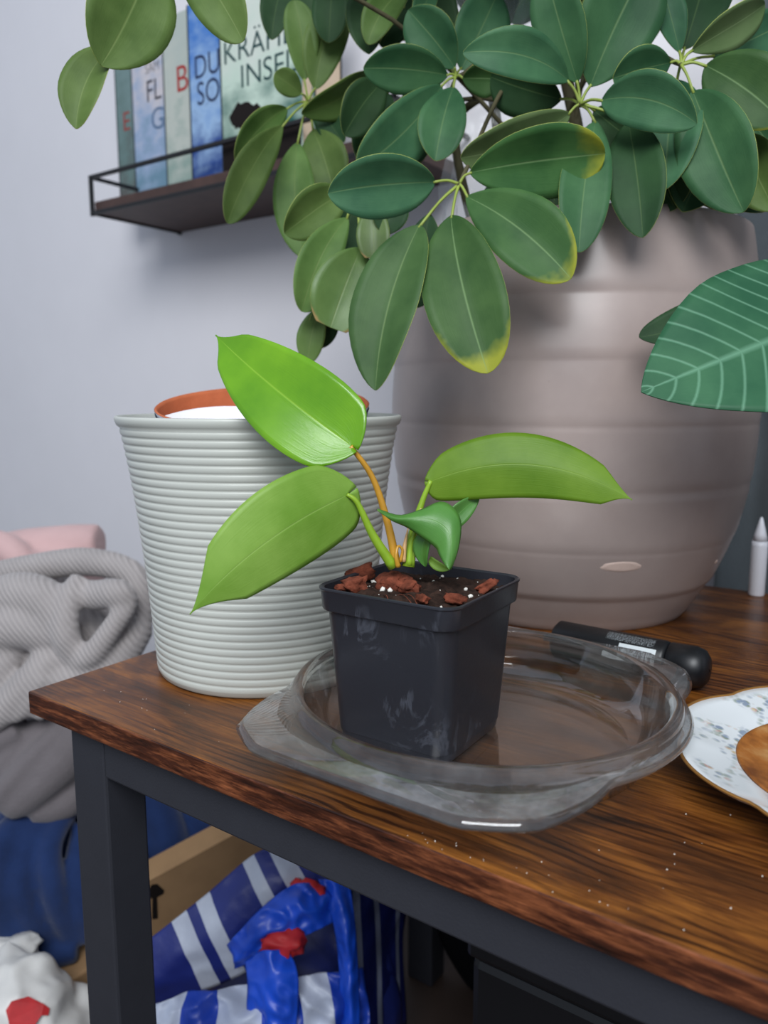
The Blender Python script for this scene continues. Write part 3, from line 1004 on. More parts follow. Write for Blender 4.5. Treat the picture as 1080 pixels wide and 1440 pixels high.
# right leaf
leaf('leaf', at(605, 677, 0.487), at(889, 703, 0.462), 0.041, ph, PM('phil_right'), -8, 0.035, -0.20, -0.125, 0.34, 0.55, 0.03, 0, 32, 14, -12, 0.0007, w0=0.02, tipn=0.14, rb=0.07)
tube('petiole', [at(574, 797, 0.488), at(581, 750, 0.490), at(594, 705, 0.489), at(606, 676, 0.487)], [0.0042, 0.0030, 0.0019, 0.0014], M['petiole'], ph, 18, 10)
# sheath, young bud
tube('leaf_sheath', [at(582, 760, 0.487), at(590, 724, 0.488), at(594, 703, 0.4885)], [0.0010, 0.0014, 0.0003], M['sheath'], ph, 10, 8)
tube('leaf_sheath', [at(568, 790, 0.484), at(569, 768, 0.484), at(574, 742, 0.486)], [0.0014, 0.0014, 0.0004], M['sheath'], ph, 10, 8)
tube('young_shoot', [at(560, 797, 0.482), at(557, 782, 0.480), at(560, 768, 0.481), at(566, 774, 0.482), at(563, 790, 0.483)], [0.0018, 0.0012, 0.0008, 0.0008, 0.0012], M['petiole_or'], ph, 18, 8)
# small saddle-shaped leaf in front: one end reaches left, the tip droops to the soil
UP_ = [(531, 715), (562, 724), (592, 716), (620, 705), (640, 716), (649, 737), (645, 772), (635, 801)]
LO_ = [(531, 717), (550, 732), (572, 742), (594, 757), (612, 770), (617, 780), (624, 792), (632, 801)]
DP_ = [.466, .470, .474, .474, .470, .467, .464, .462]
rows = []
NR, NQ = 10, 26
upc = catmull([at(x, y, d) for (x, y), d in zip(UP_, DP_)], NQ)
loc_ = catmull([at(x, y, d - 0.004) for (x, y), d in zip(LO_, DP_)], NQ)
V, F, U = [], [], []
for i in range(NQ + 1):
    for j in range(NR + 1):
        t = j / NR
        V.append(upc[i].lerp(loc_[i], t) - FWD * (0.0055 * math.sin(math.pi * t) * math.sin(math.pi * i / NQ)))
        U.append((t, i / NQ))
for i in range(NQ):
    for j in range(NR):
        F.append((i * (NR + 1) + j, i * (NR + 1) + j + 1, (i + 1) * (NR + 1) + j + 1, (i + 1) * (NR + 1) + j))
sl = obj('leaf', V, F, PM('phil_dk'), ph, True, U)
if sum(p.normal.dot(CAM - p.center) for p in sl.data.polygons) < 0: sl.data.flip_normals()
md = sl.modifiers.new('thickness', 'SOLIDIFY')
md.thickness, md.offset, md.material_offset, md.material_offset_rim = 0.0006, -1, 1, 1
tube('petiole', [at(575, 795, 0.486), at(578, 765, 0.486), at(588, 738, 0.482), at(600, 728, 0.476)], [0.0024, 0.0018, 0.0014, 0.0011], M['petiole'], ph, 14, 8)
leaf('leaf', at(632, 735, 0.482), at(675, 697, 0.487), 0.0135, ph, PM('phil_dk'), 20, 0.04, 0.3, -0.03, 0.4, 0.8, 0, 0, 14, 8, 0, 0.0006, w0=0.1)
leaf('leaf', at(606, 745, 0.478), at(598, 797, 0.482), 0.0125, ph, PM('phil_dk'), 35, 0.10, 0.3, 0.12, 0.5, 0.6, 0, 0, 14, 8, 0, 0.0006, w0=0.1)
leaf('leaf', at(604, 786, 0.482), at(632, 801, 0.478), 0.006, ph, PM('phil'), 20, 0.06, 0.3, 0.08, 0.5, 0.6, 0, 0, 10, 6, 0, 0.0006, w0=0.1)

# ---------------------------------------------------------------- porcelain plate
PLC = T(-0.004, 0.488)
plate = empty('porcelain_plate', PLC, 'white porcelain plate with small flowers and a scalloped gold rim', 'plate')


def mk_plate():
    m, nt, b = newmat('flowered_porcelain')
    tc = nt.nodes.new('ShaderNodeTexCoord')
    ln = nt.nodes.new('ShaderNodeVectorMath')
    ln.operation = 'LENGTH'
    mp = nt.nodes.new('ShaderNodeMapping')
    mp.inputs['Scale'].default_value = (1, 1, 0)
    nt.links.new(tc.outputs['Object'], mp.inputs[0])
    nt.links.new(mp.outputs[0], ln.inputs[0])
    rad = ln.outputs['Value']
    ring = ramp(nt, math_(nt, 'MULTIPLY', rad, 8.4), [(0.58, (0, 0, 0, 1)), (0.66, (1, 1, 1, 1)), (0.84, (1, 1, 1, 1)), (0.90, (0, 0, 0, 1))])
    vo = node(nt, 'ShaderNodeTexVoronoi', Scale=190)
    nt.links.new(mp.outputs[0], vo.inputs['Vector'])
    dots = ramp(nt, vo.outputs['Distance'], [(0.34, (1, 1, 1, 1)), (0.62, (0, 0, 0, 1))])
    patch = ramp(nt, noise_tex(nt, mp.outputs[0], 30, 2), [(0.47, (0, 0, 0, 1)), (0.57, (1, 1, 1, 1))])
    hsv = ramp(nt, noise_tex(nt, mp.outputs[0], 150, 0), [(0.30, s2l((86, 110, 140))), (0.45, s2l((90, 112, 84))), (0.58, s2l((110, 122, 92))), (0.64, s2l((176, 112, 96))), (0.72, s2l((190, 160, 84)))], 'CONSTANT')
    k = math_(nt, 'MULTIPLY', math_(nt, 'MULTIPLY', dots, patch), ring)
    nt.links.new(mixc(nt, math_(nt, 'MULTIPLY', k, 0.75), s2l((216, 220, 222)), hsv), b.inputs['Base Color'])
    b.inputs['Roughness'].default_value = 0.14
    return m


M['plate'] = mk_plate()
M['gold'] = plain('gold_line', (166, 118, 60), 0.35, 0.5, 0.1, 60, metal=0.5)
PR = 0.112


def scal(a, i):
    k = min(1.0, max(0.0, [0, 0, 0, 0, .2, .5, .9, 1, 1, 1, .9, .5, .2, 0, 0, 0, 0][i]))
    return -0.007 * k * (1 - abs(math.cos(a * 4 + 0.5)) ** 0.7)


plate_body = lathe('plate_body', [(0.001, 0.003), (0.05, 0.003), (0.062, 0.0045), (0.068, 0.008), (0.078, 0.0125), (0.092, 0.016), (0.106, 0.0195), (PR, 0.0215), (PR + 0.0006, 0.0208), (PR - 0.0004, 0.0197), (0.105, 0.0168), (0.09, 0.013), (0.078, 0.0095), (0.066, 0.004), (0.060, 0.0), (0.050, 0.0), (0.001, 0.0015)], PLC, M['plate'], plate, 128, scal)
V, F = [], []
for k in range(128):
    a_ = 2 * math.pi * k / 128
    r = PR + 0.0002 + scal(a_, 7)
    for q in range(6):
        b_ = q * math.pi / 3
        V.append(PLC + Vector(((r + 0.0011 * math.cos(b_)) * math.cos(a_), (r + 0.0011 * math.cos(b_)) * math.sin(a_), 0.0213 + 0.0009 * math.sin(b_))))
for k in range(128):
    for q in range(6):
        F.append((k * 6 + q, ((k + 1) % 128) * 6 + q, ((k + 1) % 128) * 6 + (q + 1) % 6, k * 6 + (q + 1) % 6))
obj('gold_rim', V, F, M['gold'], plate)


def mk_resid():
    m, nt, b = newmat('brown_residue')
    v = coords(nt)
    f = noise_tex(nt, v, 45, 5, 0.6)
    nt.links.new(ramp(nt, f, [(0.3, s2l((112, 62, 22))), (0.5, s2l((160, 98, 40))), (0.72, s2l((184, 138, 84)))]), b.inputs['Base Color'])
    b.inputs['Roughness'].default_value = 0.5
    return m


M['resid'] = mk_resid()
lathe('brown_disc', [(0.001, 0.0082), (0.050, 0.0090), (0.066, 0.0100), (0.0735, 0.0125), (0.0760, 0.0132), (0.0768, 0.0122), (0.066, 0.0078), (0.060, 0.0046), (0.001, 0.0036)], PLC, M['resid'], plate, 64)['label'] = 'brown round residue in the middle of the plate'

# ---------------------------------------------------------------- black bottle lying behind the dish
bA, bB = T(-0.247, 0.602, 0.0165), T(-0.122, 0.596, 0.0165)
bt = empty('black_bottle', (bA + bB) / 2, 'black plastic bottle with a white barcode label lying behind the glass dish', 'bottle')
axv = (bB - bA).normalized()
sd = axv.cross(Vector((0, 0, 1))).normalized()


def along(prof, seg=40, a0=0, a1=2 * math.pi, closed=True):
    V, F, U = [], [], []
    cnt = seg if closed else seg + 1
    for (s, r) in prof:
        for k in range(cnt):
            a_ = a0 + (a1 - a0) * k / seg
            V.append(bA + axv * s + sd * (r * math.cos(a_)) + Vector((0, 0, r * math.sin(a_))))
            U.append(((s - prof[0][0]) / (prof[-1][0] - prof[0][0]), k / seg))
    for i in range(len(prof) - 1):
        for k in range(seg):
            k2 = (k + 1) % cnt if closed else k + 1
            F.append((i * cnt + k, i * cnt + k2, (i + 1) * cnt + k2, (i + 1) * cnt + k))
    return V, F, U


V, F, U = along([(0, 0.001), (0.001, 0.013), (0.004, 0.0162), (0.092, 0.0162), (0.095, 0.0152), (0.0955, 0.001)])
obj('bottle_body', V, F, M['black'], bt)
V, F, U = along([(0.0956, 0.001), (0.0956, 0.0130), (0.0962, 0.0158), (0.115, 0.0162), (0.121, 0.0145), (0.1245, 0.010), (0.1255, 0.001)])
obj('cap', V, F, M['black'], bt)


def mk_label():
    m, nt, b = newmat('barcode_label')
    uv = nt.nodes.new('ShaderNodeUVMap')
    sp = nt.nodes.new('ShaderNodeSeparateXYZ')
    nt.links.new(uv.outputs[0], sp.inputs[0])
    wn = node(nt, 'ShaderNodeTexWhiteNoise')
    wn.noise_dimensions = '1D'
    nt.links.new(math_(nt, 'FLOOR', math_(nt, 'MULTIPLY', sp.outputs[0], 46.0)), wn.inputs['W'])
    bars = ramp(nt, wn.outputs['Value'], [(0.0, s2l((40, 44, 48))), (0.5, s2l((206, 212, 214)))], 'CONSTANT')
    inb = math_(nt, 'MULTIPLY', math_(nt, 'MULTIPLY', math_(nt, 'GREATER_THAN', sp.outputs[0], 0.12), math_(nt, 'LESS_THAN', sp.outputs[0], 0.90)), math_(nt, 'MULTIPLY', math_(nt, 'GREATER_THAN', sp.outputs[1], 0.2), math_(nt, 'LESS_THAN', sp.outputs[1], 0.78)))
    nt.links.new(mixc(nt, inb, s2l((206, 212, 214)), bars), b.inputs['Base Color'])
    b.inputs['Roughness'].default_value = 0.4
    return m


def mk_print():
    m, nt, b = newmat('small_print')
    f = noise_tex(nt, coords(nt, 'UV', (40, 14, 1)), 1.0, 2)
    nt.links.new(ramp(nt, f, [(0.52, s2l((16, 17, 20))), (0.6, s2l((150, 156, 160)))]), b.inputs['Base Color'])
    b.inputs['Roughness'].default_value = 0.4
    return m


# seen side of the bottle faces -Y: sd points to -Y, angle 0 is the side, pi/2 the top
V, F, U = along([(0.060 + 0.029 * i / 10, 0.0164) for i in range(11)], 14, -0.1, 0.78, False)
obj('label', V, F, mk_label(), bt, True, U)
V, F, U = along([(0.048 + 0.038 * i / 10, 0.0164) for i in range(11)], 10, 0.88, 1.4, False)
obj('small_print', V, F, mk_print(), bt, True, U)

# ---------------------------------------------------------------- veined leaf plant standing to the right
AP = T(0.17, 0.56)
al = empty('potted_veined_plant', AP, 'foliage plant reaching in from the right with pale-veined dark green leaves', 'plant')
lathe('pot', [(0.002, 0), (0.05, 0), (0.053, 0.003), (0.064, 0.095), (0.069, 0.096), (0.07, 0.11), (0.066, 0.111), (0.063, 0.10), (0.06, 0.09), (0.002, 0.088)], AP, M['white_pot'], al, 48)
lf_b, lf_t = at(1210, 428, 0.53), at(902, 551, 0.50)
leaf('leaf', lf_b, lf_t, 0.125, al, [M['aloc'], M['sch_under'], M['aloc']], 28, 0.04, 0.06, -0.02, 0.55, 0.85, 0.06, 0, 26, 14, 0, 0.0008, wav=0.03, w0=0.02)
tube('leaf_stalk', [AP + Vector((0, 0, 0.088)), AP + Vector((-0.01, -0.02, 0.22)), lf_b], [0.004, 0.003, 0.0022], M['stem_green'], al)
lf2b, lf2t = at(1010, 428, 0.60), at(899, 474, 0.60)
leaf('leaf', lf2b, lf2t, 0.032, al, [M['sch_dark'], M['sch_under'], M['sch_dark']], 20, 0.05, 0.2, -0.10, 0.5, 0.6, 0.0, 0, 16, 8, 0, 0.0007, w0=0.03)
tube('leaf_stalk', [AP + Vector((0.005, 0.01, 0.088)), AP + Vector((-0.02, 0.06, 0.24)), at(1090, 440, 0.61), lf2b], [0.003, 0.0025, 0.002, 0.0015], M['stem_green'], al)

for (bx3, tx3, w3) in [((0.20, 0.50, 0.36), (0.12, 0.38, 0.33), 0.11), ((0.22, 0.62, 0.40), (0.20, 0.78, 0.36), 0.12), ((0.26, 0.56, 0.38), (0.40, 0.50, 0.33), 0.12), ((0.15, 0.60, 0.44), (0.06, 0.70, 0.42), 0.10)]:  # extra out-of-view leaves, added to shade the plate and table back
    leaf('leaf', T(*bx3), T(*tx3), w3, al, [M['aloc'], M['sch_under'], M['aloc']], 20, 0.05, 0.08, 0, 0.55, 0.85, 0.06, 0, 22, 12, 0, 0.0008, wav=0.03, w0=0.02)
    tube('leaf_stalk', [AP + Vector((0, 0, 0.088)), (AP + T(*bx3)) / 2 + Vector((0, 0, 0.08)), T(*bx3)], [0.004, 0.003, 0.002], M['stem_green'], al)

# ---------------------------------------------------------------- things behind the table at the right
V, F = [], []
nx_, nz2 = 120, 6
for i in range(nx_ + 1):
    x = -0.215 + 0.95 * i / nx_
    for j in range(nz2 + 1):
        V.append((x, 1.065 + 0.012 * math.sin(x * 95) + 0.006 * math.sin(x * 41 + 1), 0.08 + 1.9 * j / nz2))
for i in range(nx_):
    for j in range(nz2):
        F.append((i * (nz2 + 1) + j, (i + 1) * (nz2 + 1) + j, (i + 1) * (nz2 + 1) + j + 1, i * (nz2 + 1) + j + 1))
cu = obj('curtain', V, F, M['curtain'])
md = cu.modifiers.new('thickness', 'SOLIDIFY')
md.thickness = 0.002
tag(cu, 'dark grey curtain hanging behind the big planter at the right edge', 'curtain')
sb = empty('nozzle_bottle', T(-0.146, 0.928), 'pale white bottle with a pointed nozzle at the back edge of the table', 'bottle')
lathe('bottle_body', [(0.001, 0), (0.0075, 0.0), (0.0085, 0.002), (0.0085, 0.056), (0.008, 0.062)], sb.location, M['white_plastic'], sb, 32)
lathe('nozzle', [(0.008, 0.062), (0.006, 0.070), (0.0035, 0.080), (0.0012, 0.088), (0.0001, 0.0885)], sb.location, M['white_plastic'], sb, 32)

# ---------------------------------------------------------------- wall shelf with books
SX0, SX1, SY0, SY1, SZ0 = -1.284, -0.62, 0.90, WALLY - 0.001, TZ + 0.549
sh = empty('wall_shelf', (SX0, SY0, SZ0), 'dark wooden wall shelf with a thin black wire rail', 'shelf')
box('board', (SX0 + 0.003, SY0 + 0.003, SZ0), (SX1 - 0.003, SY1, SZ0 + 0.020), M['shelf_wood'], sh, 0.0015)
rl = 0.062
r_ = 0.0032
for nm, a_, b_ in [('front_rail', (SX0, SY0, SZ0 + rl), (SX1, SY0, SZ0 + rl)), ('side_rail', (SX0, SY0, SZ0 + rl), (SX0, SY1, SZ0 + rl)), ('side_rail', (SX1, SY0, SZ0 + rl), (SX1, SY1, SZ0 + rl)),
                   ('rail_post', (SX0, SY0, SZ0 - 0.002), (SX0, SY0, SZ0 + rl)), ('rail_post', (SX1, SY0, SZ0 - 0.002), (SX1, SY0, SZ0 + rl)),
                   ('rail_post', (SX0, SY1 - 0.004, SZ0 - 0.002), (SX0, SY1 - 0.004, SZ0 + rl)), ('lower_rail', (SX0, SY0, SZ0), (SX1, SY0, SZ0)), ('lower_rail', (SX0, SY0, SZ0), (SX0, SY1, SZ0))]:
    lo = [min(p, q) - r_ for p, q in zip(a_, b_)]
    hi = [max(p, q) + r_ for p, q in zip(a_, b_)]
    hi[1] = min(hi[1], SY1)
    box(nm, lo, hi, M['rail'], sh, 0.0008)


def ony(px, py, Y):
    d = at(px, py, 1) - CAM
    return CAM + d * ((Y - CAM.y) / d.y)


def cover(name, top, mid, bot, blot=None, sc=6):
    m, nt, b = newmat(name)
    tc = nt.nodes.new('ShaderNodeTexCoord')
    sp = nt.nodes.new('ShaderNodeSeparateXYZ')
    nt.links.new(tc.outputs['Generated'], sp.inputs[0])
    f = noise_tex(nt, coords(nt, 'Object', (1, 1, 1.6)), sc * 3, 4)
    k = math_(nt, 'ADD', sp.outputs[2], math_(nt, 'MULTIPLY', math_(nt, 'SUBTRACT', f, 0.5), 1.5))
    col = ramp(nt, k, [(0.05, s2l(bot)), (0.45, s2l(mid)), (0.85, s2l(top))])
    nt.links.new(col, b.inputs['Base Color'])
    b.inputs['Roughness'].default_value = 0.4
    return m


M['pages'] = plain('book_pages', (214, 192, 166), 0.8, 0.2, 0.06, 60)
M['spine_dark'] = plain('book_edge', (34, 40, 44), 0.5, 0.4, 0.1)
BK = [  # left px, top py, front Y, width, thickness, cover, label
    (160, 88, 1.030, 0.150, 0.026, cover('cover_teal', (112, 136, 134), (96, 120, 116), (84, 84, 80)), 'narrow grey-green paperback at the left end of the shelf with a red letter', [('E', 178, 172, 26, (150, 60, 52))]),
    (182, 66, 1.002, 0.150, 0.027, cover('cover_pale', (206, 198, 200), (150, 168, 196), (104, 138, 158)), 'pale blue and white book lettered FL and G', [('SAM', 214, 95, 14, (120, 116, 120)), ('FL', 216, 128, 30, (58, 56, 66)), ('G', 222, 168, 30, (86, 110, 140))]),
    (226, 28, 0.974, 0.152, 0.027, cover('cover_cream', (176, 184, 176), (186, 190, 180), (140, 160, 150)), 'pale grey-green book with a red letter B', [('B', 256, 112, 36, (162, 44, 40))]),
    (262, 8, 0.946, 0.156, 0.027, cover('cover_blue', (66, 118, 190), (150, 180, 214), (32, 66, 134), sc=5), 'bright blue book lettered DU and SO', [('DU', 291, 92, 32, (30, 40, 74)), ('SO', 293, 130, 32, (30, 40, 74))]),
    (306, -14, 0.916, 0.168, 0.029, cover('cover_green', (206, 212, 202), (190, 208, 192), (16, 84, 74), sc=3), 'frontmost book, white and dark green cover with a two-line dark title', [('KRÄHEN', 374, 57, 32, (22, 62, 62)), ('INSEL', 376, 98, 32, (22, 62, 62))]),
]
SHT = SZ0 + 0.0202
for i, (lx, ty, Yf, wd, th, cm, lab, txt) in enumerate(BK):
    p = ony(lx, ty, Yf)
    h = p.z - SHT
    bk = empty('book', (p.x, Yf, SHT), lab, 'book', 'books standing on the wall shelf')
    c = 0.0018
    box('front_cover', (p.x, Yf, SHT), (p.x + wd, Yf + c, SHT + h), cm, bk, 0.0004)
    box('back_cover', (p.x, Yf + th - c, SHT), (p.x + wd, Yf + th - 0.0004, SHT + h), cm, bk, 0.0004)
    box('spine', (p.x, Yf + c, SHT), (p.x + c, Yf + th - c, SHT + h), M['spine_dark'], bk, 0.0003)
    box('gap_shadow', (p.x, Yf - 0.0004, SHT), (p.x + 0.003, Yf - 0.0001, SHT + h), M['spine_dark'], bk, 0)  # dark strip painting the shadow gap between neighbouring books
    box('page_block', (p.x + c + 0.0002, Yf + c + 0.0002, SHT + 0.002), (p.x + wd - 0.003, Yf + th - c - 0.0002, SHT + h - 0.003), M['pages'], bk, 0.0003)
    for s, cx, cy, hpx, rgb in txt:
        fc = bpy.data.curves.new('lettering', 'FONT')
        fc.body = s
        q = ony(cx, cy, Yf)
        dep = (q - CAM).dot(FWD)
        fc.size = hpx / FPX * dep * 1.38
        fc.align_x = 'CENTER'
        fc.align_y = 'CENTER'
        fc.extrude = 0.0001
        fc.offset = -0.0002
        tmp = bpy.data.objects.new('tmp_text', fc)
        COL.objects.link(tmp)
        dg = bpy.context.evaluated_depsgraph_get()
        me = bpy.data.meshes.new_from_object(tmp.evaluated_get(dg))
        bpy.data.objects.remove(tmp)
        hcap = fc.size * 0.7
        if s in ('FL', 'DU', 'SO', 'SAM'): me.transform(Matrix.Scale(0.85, 4, (1, 0, 0)))
        me.transform(Matrix.Translation((q.x, Yf - 0.0003, q.z)) @ Matrix.Rotation(math.pi / 2, 4, 'X'))
        me.materials.clear()
        mt = plain('print_' + s, rgb, 0.5, 0.3, 0.05)
        link_mesh('lettering', me, mt, bk, False)
    if i == 4:   # dark island shape printed low on the front cover
        q = ony(345, 162, Yf)
        V = [(q.x + 0.034 * math.cos(a_) * (1 + 0.3 * noise.noise(Vector((math.cos(a_) * 2, math.sin(a_) * 2, 4)))), Yf - 0.0004, q.z + 0.019 * math.sin(a_) * (1 + 0.5 * noise.noise(Vector((math.cos(a_) * 3, math.sin(a_) * 3, 1))))) for a_ in [2 * math.pi * k / 40 for k in range(40)]]
        obj('printed_island', V, [tuple(range(40))], M['ink'], bk, False)
        q0, q1 = ony(312, 225, Yf), ony(432, 178, Yf)
        box('printed_band', (p.x + 0.002, Yf - 0.0005, SHT + 0.001), (p.x + wd - 0.002, Yf - 0.0001, SHT + 0.045), M['ink'], bk, 0)


tbk = empty('book', (p.x + wd - 0.095, Yf + th + 0.001, SHT), 'thick book with cream page edges half hidden behind the frontmost book', 'book', 'books standing on the wall shelf')
x0_, x1_, y0_, y1_, h_ = p.x + wd - 0.095, p.x + wd - 0.002, Yf + th + 0.001, Yf + th + 0.066, h - 0.004
box('front_cover', (x0_, y0_, SHT), (x1_ + 0.002, y0_ + 0.002, SHT + h_), M['spine_dark'], tbk, 0.0003)
box('back_cover', (x0_, y1_ - 0.002, SHT), (x1_ + 0.002, y1_, SHT + h_), M['spine_dark'], tbk, 0.0003)
box('page_block', (x0_, y0_ + 0.0022, SHT + 0.002), (x1_, y1_ - 0.0022, SHT + h_ - 0.003), M['pages'], tbk, 0.0003)


# ---------------------------------------------------------------- laundry pile and bags
def remeshed(name, parts, mat, voxel=0.005, smooth=6, parent=None):
    """parts: list of (verts, faces); joined and fused into one soft surface"""
    V, F = [], []
    for v, f in parts:
        o = len(V)
        V += v
        F += [tuple(i + o for i in q) for q in f]
    o = obj(name, V, F, mat, parent)
    md = o.modifiers.new('fuse', 'REMESH')
    md.mode = 'VOXEL'
    md.voxel_size = voxel
    md.use_smooth_shade = True
    sm = o.modifiers.new('soften', 'SMOOTH')
    sm.factor = 0.5
    sm.iterations = smooth
    return o


def lump(c, r, seed=0, amp=0.12, fr=2.0, nu=28, nv=18, ridge=0.0, rdir=(1, 0, 0)):
    V, F = [], []
    rd = Vector(rdir)
    for j in range(1, nv):
        for i in range(nu):
            a_, b_ = 2 * math.pi * i / nu, math.pi * j / nv
            d = Vector((math.cos(a_) * math.sin(b_), math.sin(a_) * math.sin(b_), math.cos(b_)))
            k = 1 + amp * noise.noise(d * fr + Vector((seed * 5.1, seed, -seed))) + amp * 0.5 * noise.noise(d * fr * 2.3 + Vector((seed, 0, seed)))
            if ridge: k += ridge * math.sin(d.dot(rd) * 9 + 3 * noise.noise(d * 1.5 + Vector((seed, 2, 3))))
            V.append(c + Vector((d.x * r[0], d.y * r[1], d.z * r[2])) * k)
    for j in range(nv - 2):
        for i in range(nu):
            i2 = (i + 1) % nu
            F.append((j * nu + i, (j + 1) * nu + i, (j + 1) * nu + i2, j * nu + i2))
    F.append(tuple(range(nu)))
    F.append(tuple((nv - 2) * nu + i for i in range(nu))[::-1])
    return V, F


def roll(pts, rad, flat=1.0, n=24, seg=14):
    return tube_data([at(*p) for p in pts], [r for r in rad] if isinstance(rad, (list, tuple)) else rad, n, seg, flat)


D0 = 1.08
# pink fabric
pk = remeshed('pink_cloth', [roll([(-60, 800, 1.2), (20, 778, 1.2), (90, 768, 1.2), (142, 765, 1.2)], [.034, .036, .034, .032], 1.0), roll([(-60, 770, 1.16), (0, 768, 1.15), (30, 790, 1.14), (40, 820, 1.14)], [.02, .025, .02, .015]), lump(at(60, 800, 1.2), (.12, .08, .035), 1)], M['pink'], 0.006, 10)
tag(pk, 'pale pink folded fabric on top of the laundry pile', 'fabric')
# grey rib knit sweater
sw = [lump(at(60, 900, 1.12), (.15, .11, .10), 2, .1),
      roll([(-40, 815, 1.08), (40, 800, 1.06), (120, 790, 1.05), (185, 806, 1.04), (196, 850, 1.03), (190, 900, 1.03)], [.018, .020, .020, .018, .018, .02]),
      roll([(-30, 850, 1.02), (30, 838, 1.00), (70, 850, 0.99), (75, 885, 0.99), (20, 880, .99), (-30, 890, 1.0)], [.03, .032, .028, .028, .03, .03]),
      roll([(112, 812, 1.0), (96, 845, .98), (92, 890, .97), (108, 925, .98)], [.012, .016, .018, .016], 1.0),
      roll([(128, 838, 1.0), (165, 835, .98), (178, 850, .98), (160, 880, .97), (130, 920, .97), (105, 930, .98)], [.020, .020, .014, .014, .016, .014]),
      roll([(190, 880, 1.03), (170, 915, 1.0), (140, 950, .99), (60, 960, .98)], [.026, .026, .024, .02]),
      roll([(95, 900, 1.0), (60, 940, .98), (20, 985, .97), (-20, 1020, .97)], [.020, .022, .022, .018]),
      roll([(20, 910, 1.0), (-5, 950, .99), (-40, 980, 1.0)], [.02, .022, .02]),
      roll([(60, 950, .97), (40, 990, .965), (18, 1010, .965)], [.015, .012, .010]),
      roll([(100, 950, .99), (70, 985, .98), (48, 1010, .97)], [.018, .014, .010])]
tag(remeshed('knit_sweater', sw, M['knit'], 0.0045, 5), 'crumpled light grey rib-knit sweater beside the table corner', 'sweater')
# dark grey fabric
dk = [lump(at(80, 1070, 1.15), (.12, .08, .075), 3, .1),
      roll([(100, 1000, 1.03), (50, 1030, 1.0), (0, 1075, .99), (-40, 1110, 1.0)], [.014, .017, .018, .018]),
      roll([(130, 1010, 1.03), (80, 1070, 1.0), (30, 1120, .99), (12, 1140, .99)], [.03, .034, .026, .016]),
      roll([(150, 1060, 1.05), (90, 1120, 1.02), (40, 1140, 1.0)], [.03, .03, .018]),
      roll([(30, 1020, .99), (-10, 1040, .99), (-50, 1060, 1.0)], [.02, .024, .02])]
dk.append(roll([(118, 1000, 1.03), (66, 1046, .985), (16, 1100, .975), (-10, 1130, .98)], [.012, .014, .014, .012]))
tag(remeshed('dark_grey_garment', dk, M['darkgrey'], 0.0045, 2), 'dark grey soft garment hanging below the grey sweater', 'garment')
# navy fleece
fl = [lump(at(60, 1250, 1.17), (.16, .12, .14), 4, .12), lump(at(200, 1170, 1.20), (.17, .10, .11), 5, .12), lump(at(300, 1120, 1.26), (.12, .08, .08), 6, .1)]
for k, (pp, rr) in enumerate([
        ([(105, 1125, 1.04), (70, 1190, .99), (78, 1260, .985), (100, 1318, 1.0)], [.013, .016, .017, .014]),
        ([(80, 1130, 1.03), (35, 1190, .985), (30, 1260, .975), (60, 1322, .99)], [.013, .016, .017, .014]),
        ([(50, 1140, 1.02), (-5, 1200, .975), (-10, 1270, .97), (25, 1320, .98)], [.02, .024, .026, .02]),
        ([(115, 1160, 1.04), (108, 1220, 1.01), (120, 1280, 1.0), (125, 1320, 1.01)], [.013, .016, .016, .014]),
        ([(140, 1110, 1.08), (160, 1180, 1.05), (180, 1240, 1.04), (190, 1290, 1.05)], [.03, .032, .03, .026]),
        ([(200, 1100, 1.12), (225, 1150, 1.10), (240, 1200, 1.09), (230, 1240, 1.09)], [.03, .03, .028, .02]),
        ([(260, 1110, 1.16), (285, 1150, 1.13), (300, 1170, 1.13)], [.03, .03, .024]),
        ([(-20, 1330, 1.0), (50, 1345, .99), (110, 1335, 1.0)], [.016, .018, .016])]):
    fl.append(roll(pp, rr))
tag(remeshed('navy_fleece', fl, M['fleece'], 0.005, 2), 'dark navy blue fleece blanket heaped behind the table leg', 'blanket')
# cardboard carton holding the pile, box with the arrow
cb = at(70, 1390, 1.08)
ct = empty('carton', (cb.x, cb.y, 0), 'plain brown cardboard carton under the navy fleece', 'carton')
box('carton_body', (cb.x - 0.14, cb.y - 0.10, 0.0), (cb.x + 0.12, cb.y + 0.13, 0.10), M['card'], ct, 0.003)
ax_ = at(198, 1245, 1.0)
bx_ = at(372, 1150, 1.06)
e1 = (bx_ - ax_)
e1n = e1.normalized()
dwn = Vector((e1n.z * -0.5, 0.12, -1)).normalized()
dwn = (dwn - e1n * dwn.dot(e1n)).normalized()
nrm = e1n.cross(dwn).normalized()
if nrm.dot(CAM - ax_) < 0: nrm = -nrm
a0 = ax_ - e1n * 0.06
a1 = bx_ + e1n * 0.05
hgt = 0.19
V = []
for off in (0.0, -0.035):
    for p in (a0, a1, a1 + dwn * hgt, a0 + dwn * hgt):
        V.append(p + nrm * off)
abx = empty('arrow_box', (ax_.x, ax_.y, 0.0), 'tilted brown cardboard box printed with a black upward arrow', 'box')
ob = obj('box_body', V, [(0, 1, 2, 3), (7, 6, 5, 4), (0, 4, 5, 1), (1, 5, 6, 2), (2, 6, 7, 3), (3, 7, 4, 0)], M['card'], abx, False)


def onplane(px, py, p0, n_, off=0.0006):
    d = at(px, py, 1) - CAM
    return CAM + d * ((p0 + n_ * off - CAM).dot(n_) / d.dot(n_))


arrow = [(214, 1293), (222, 1292), (221, 1262), (230, 1257), (231, 1252), (221, 1243), (213, 1244), (203, 1264), (204, 1271), (214, 1262)]
obj('printed_arrow', [onplane(x, y, ax_, nrm) for x, y in arrow], [tuple(range(len(arrow)))], M['ink'], abx, False)


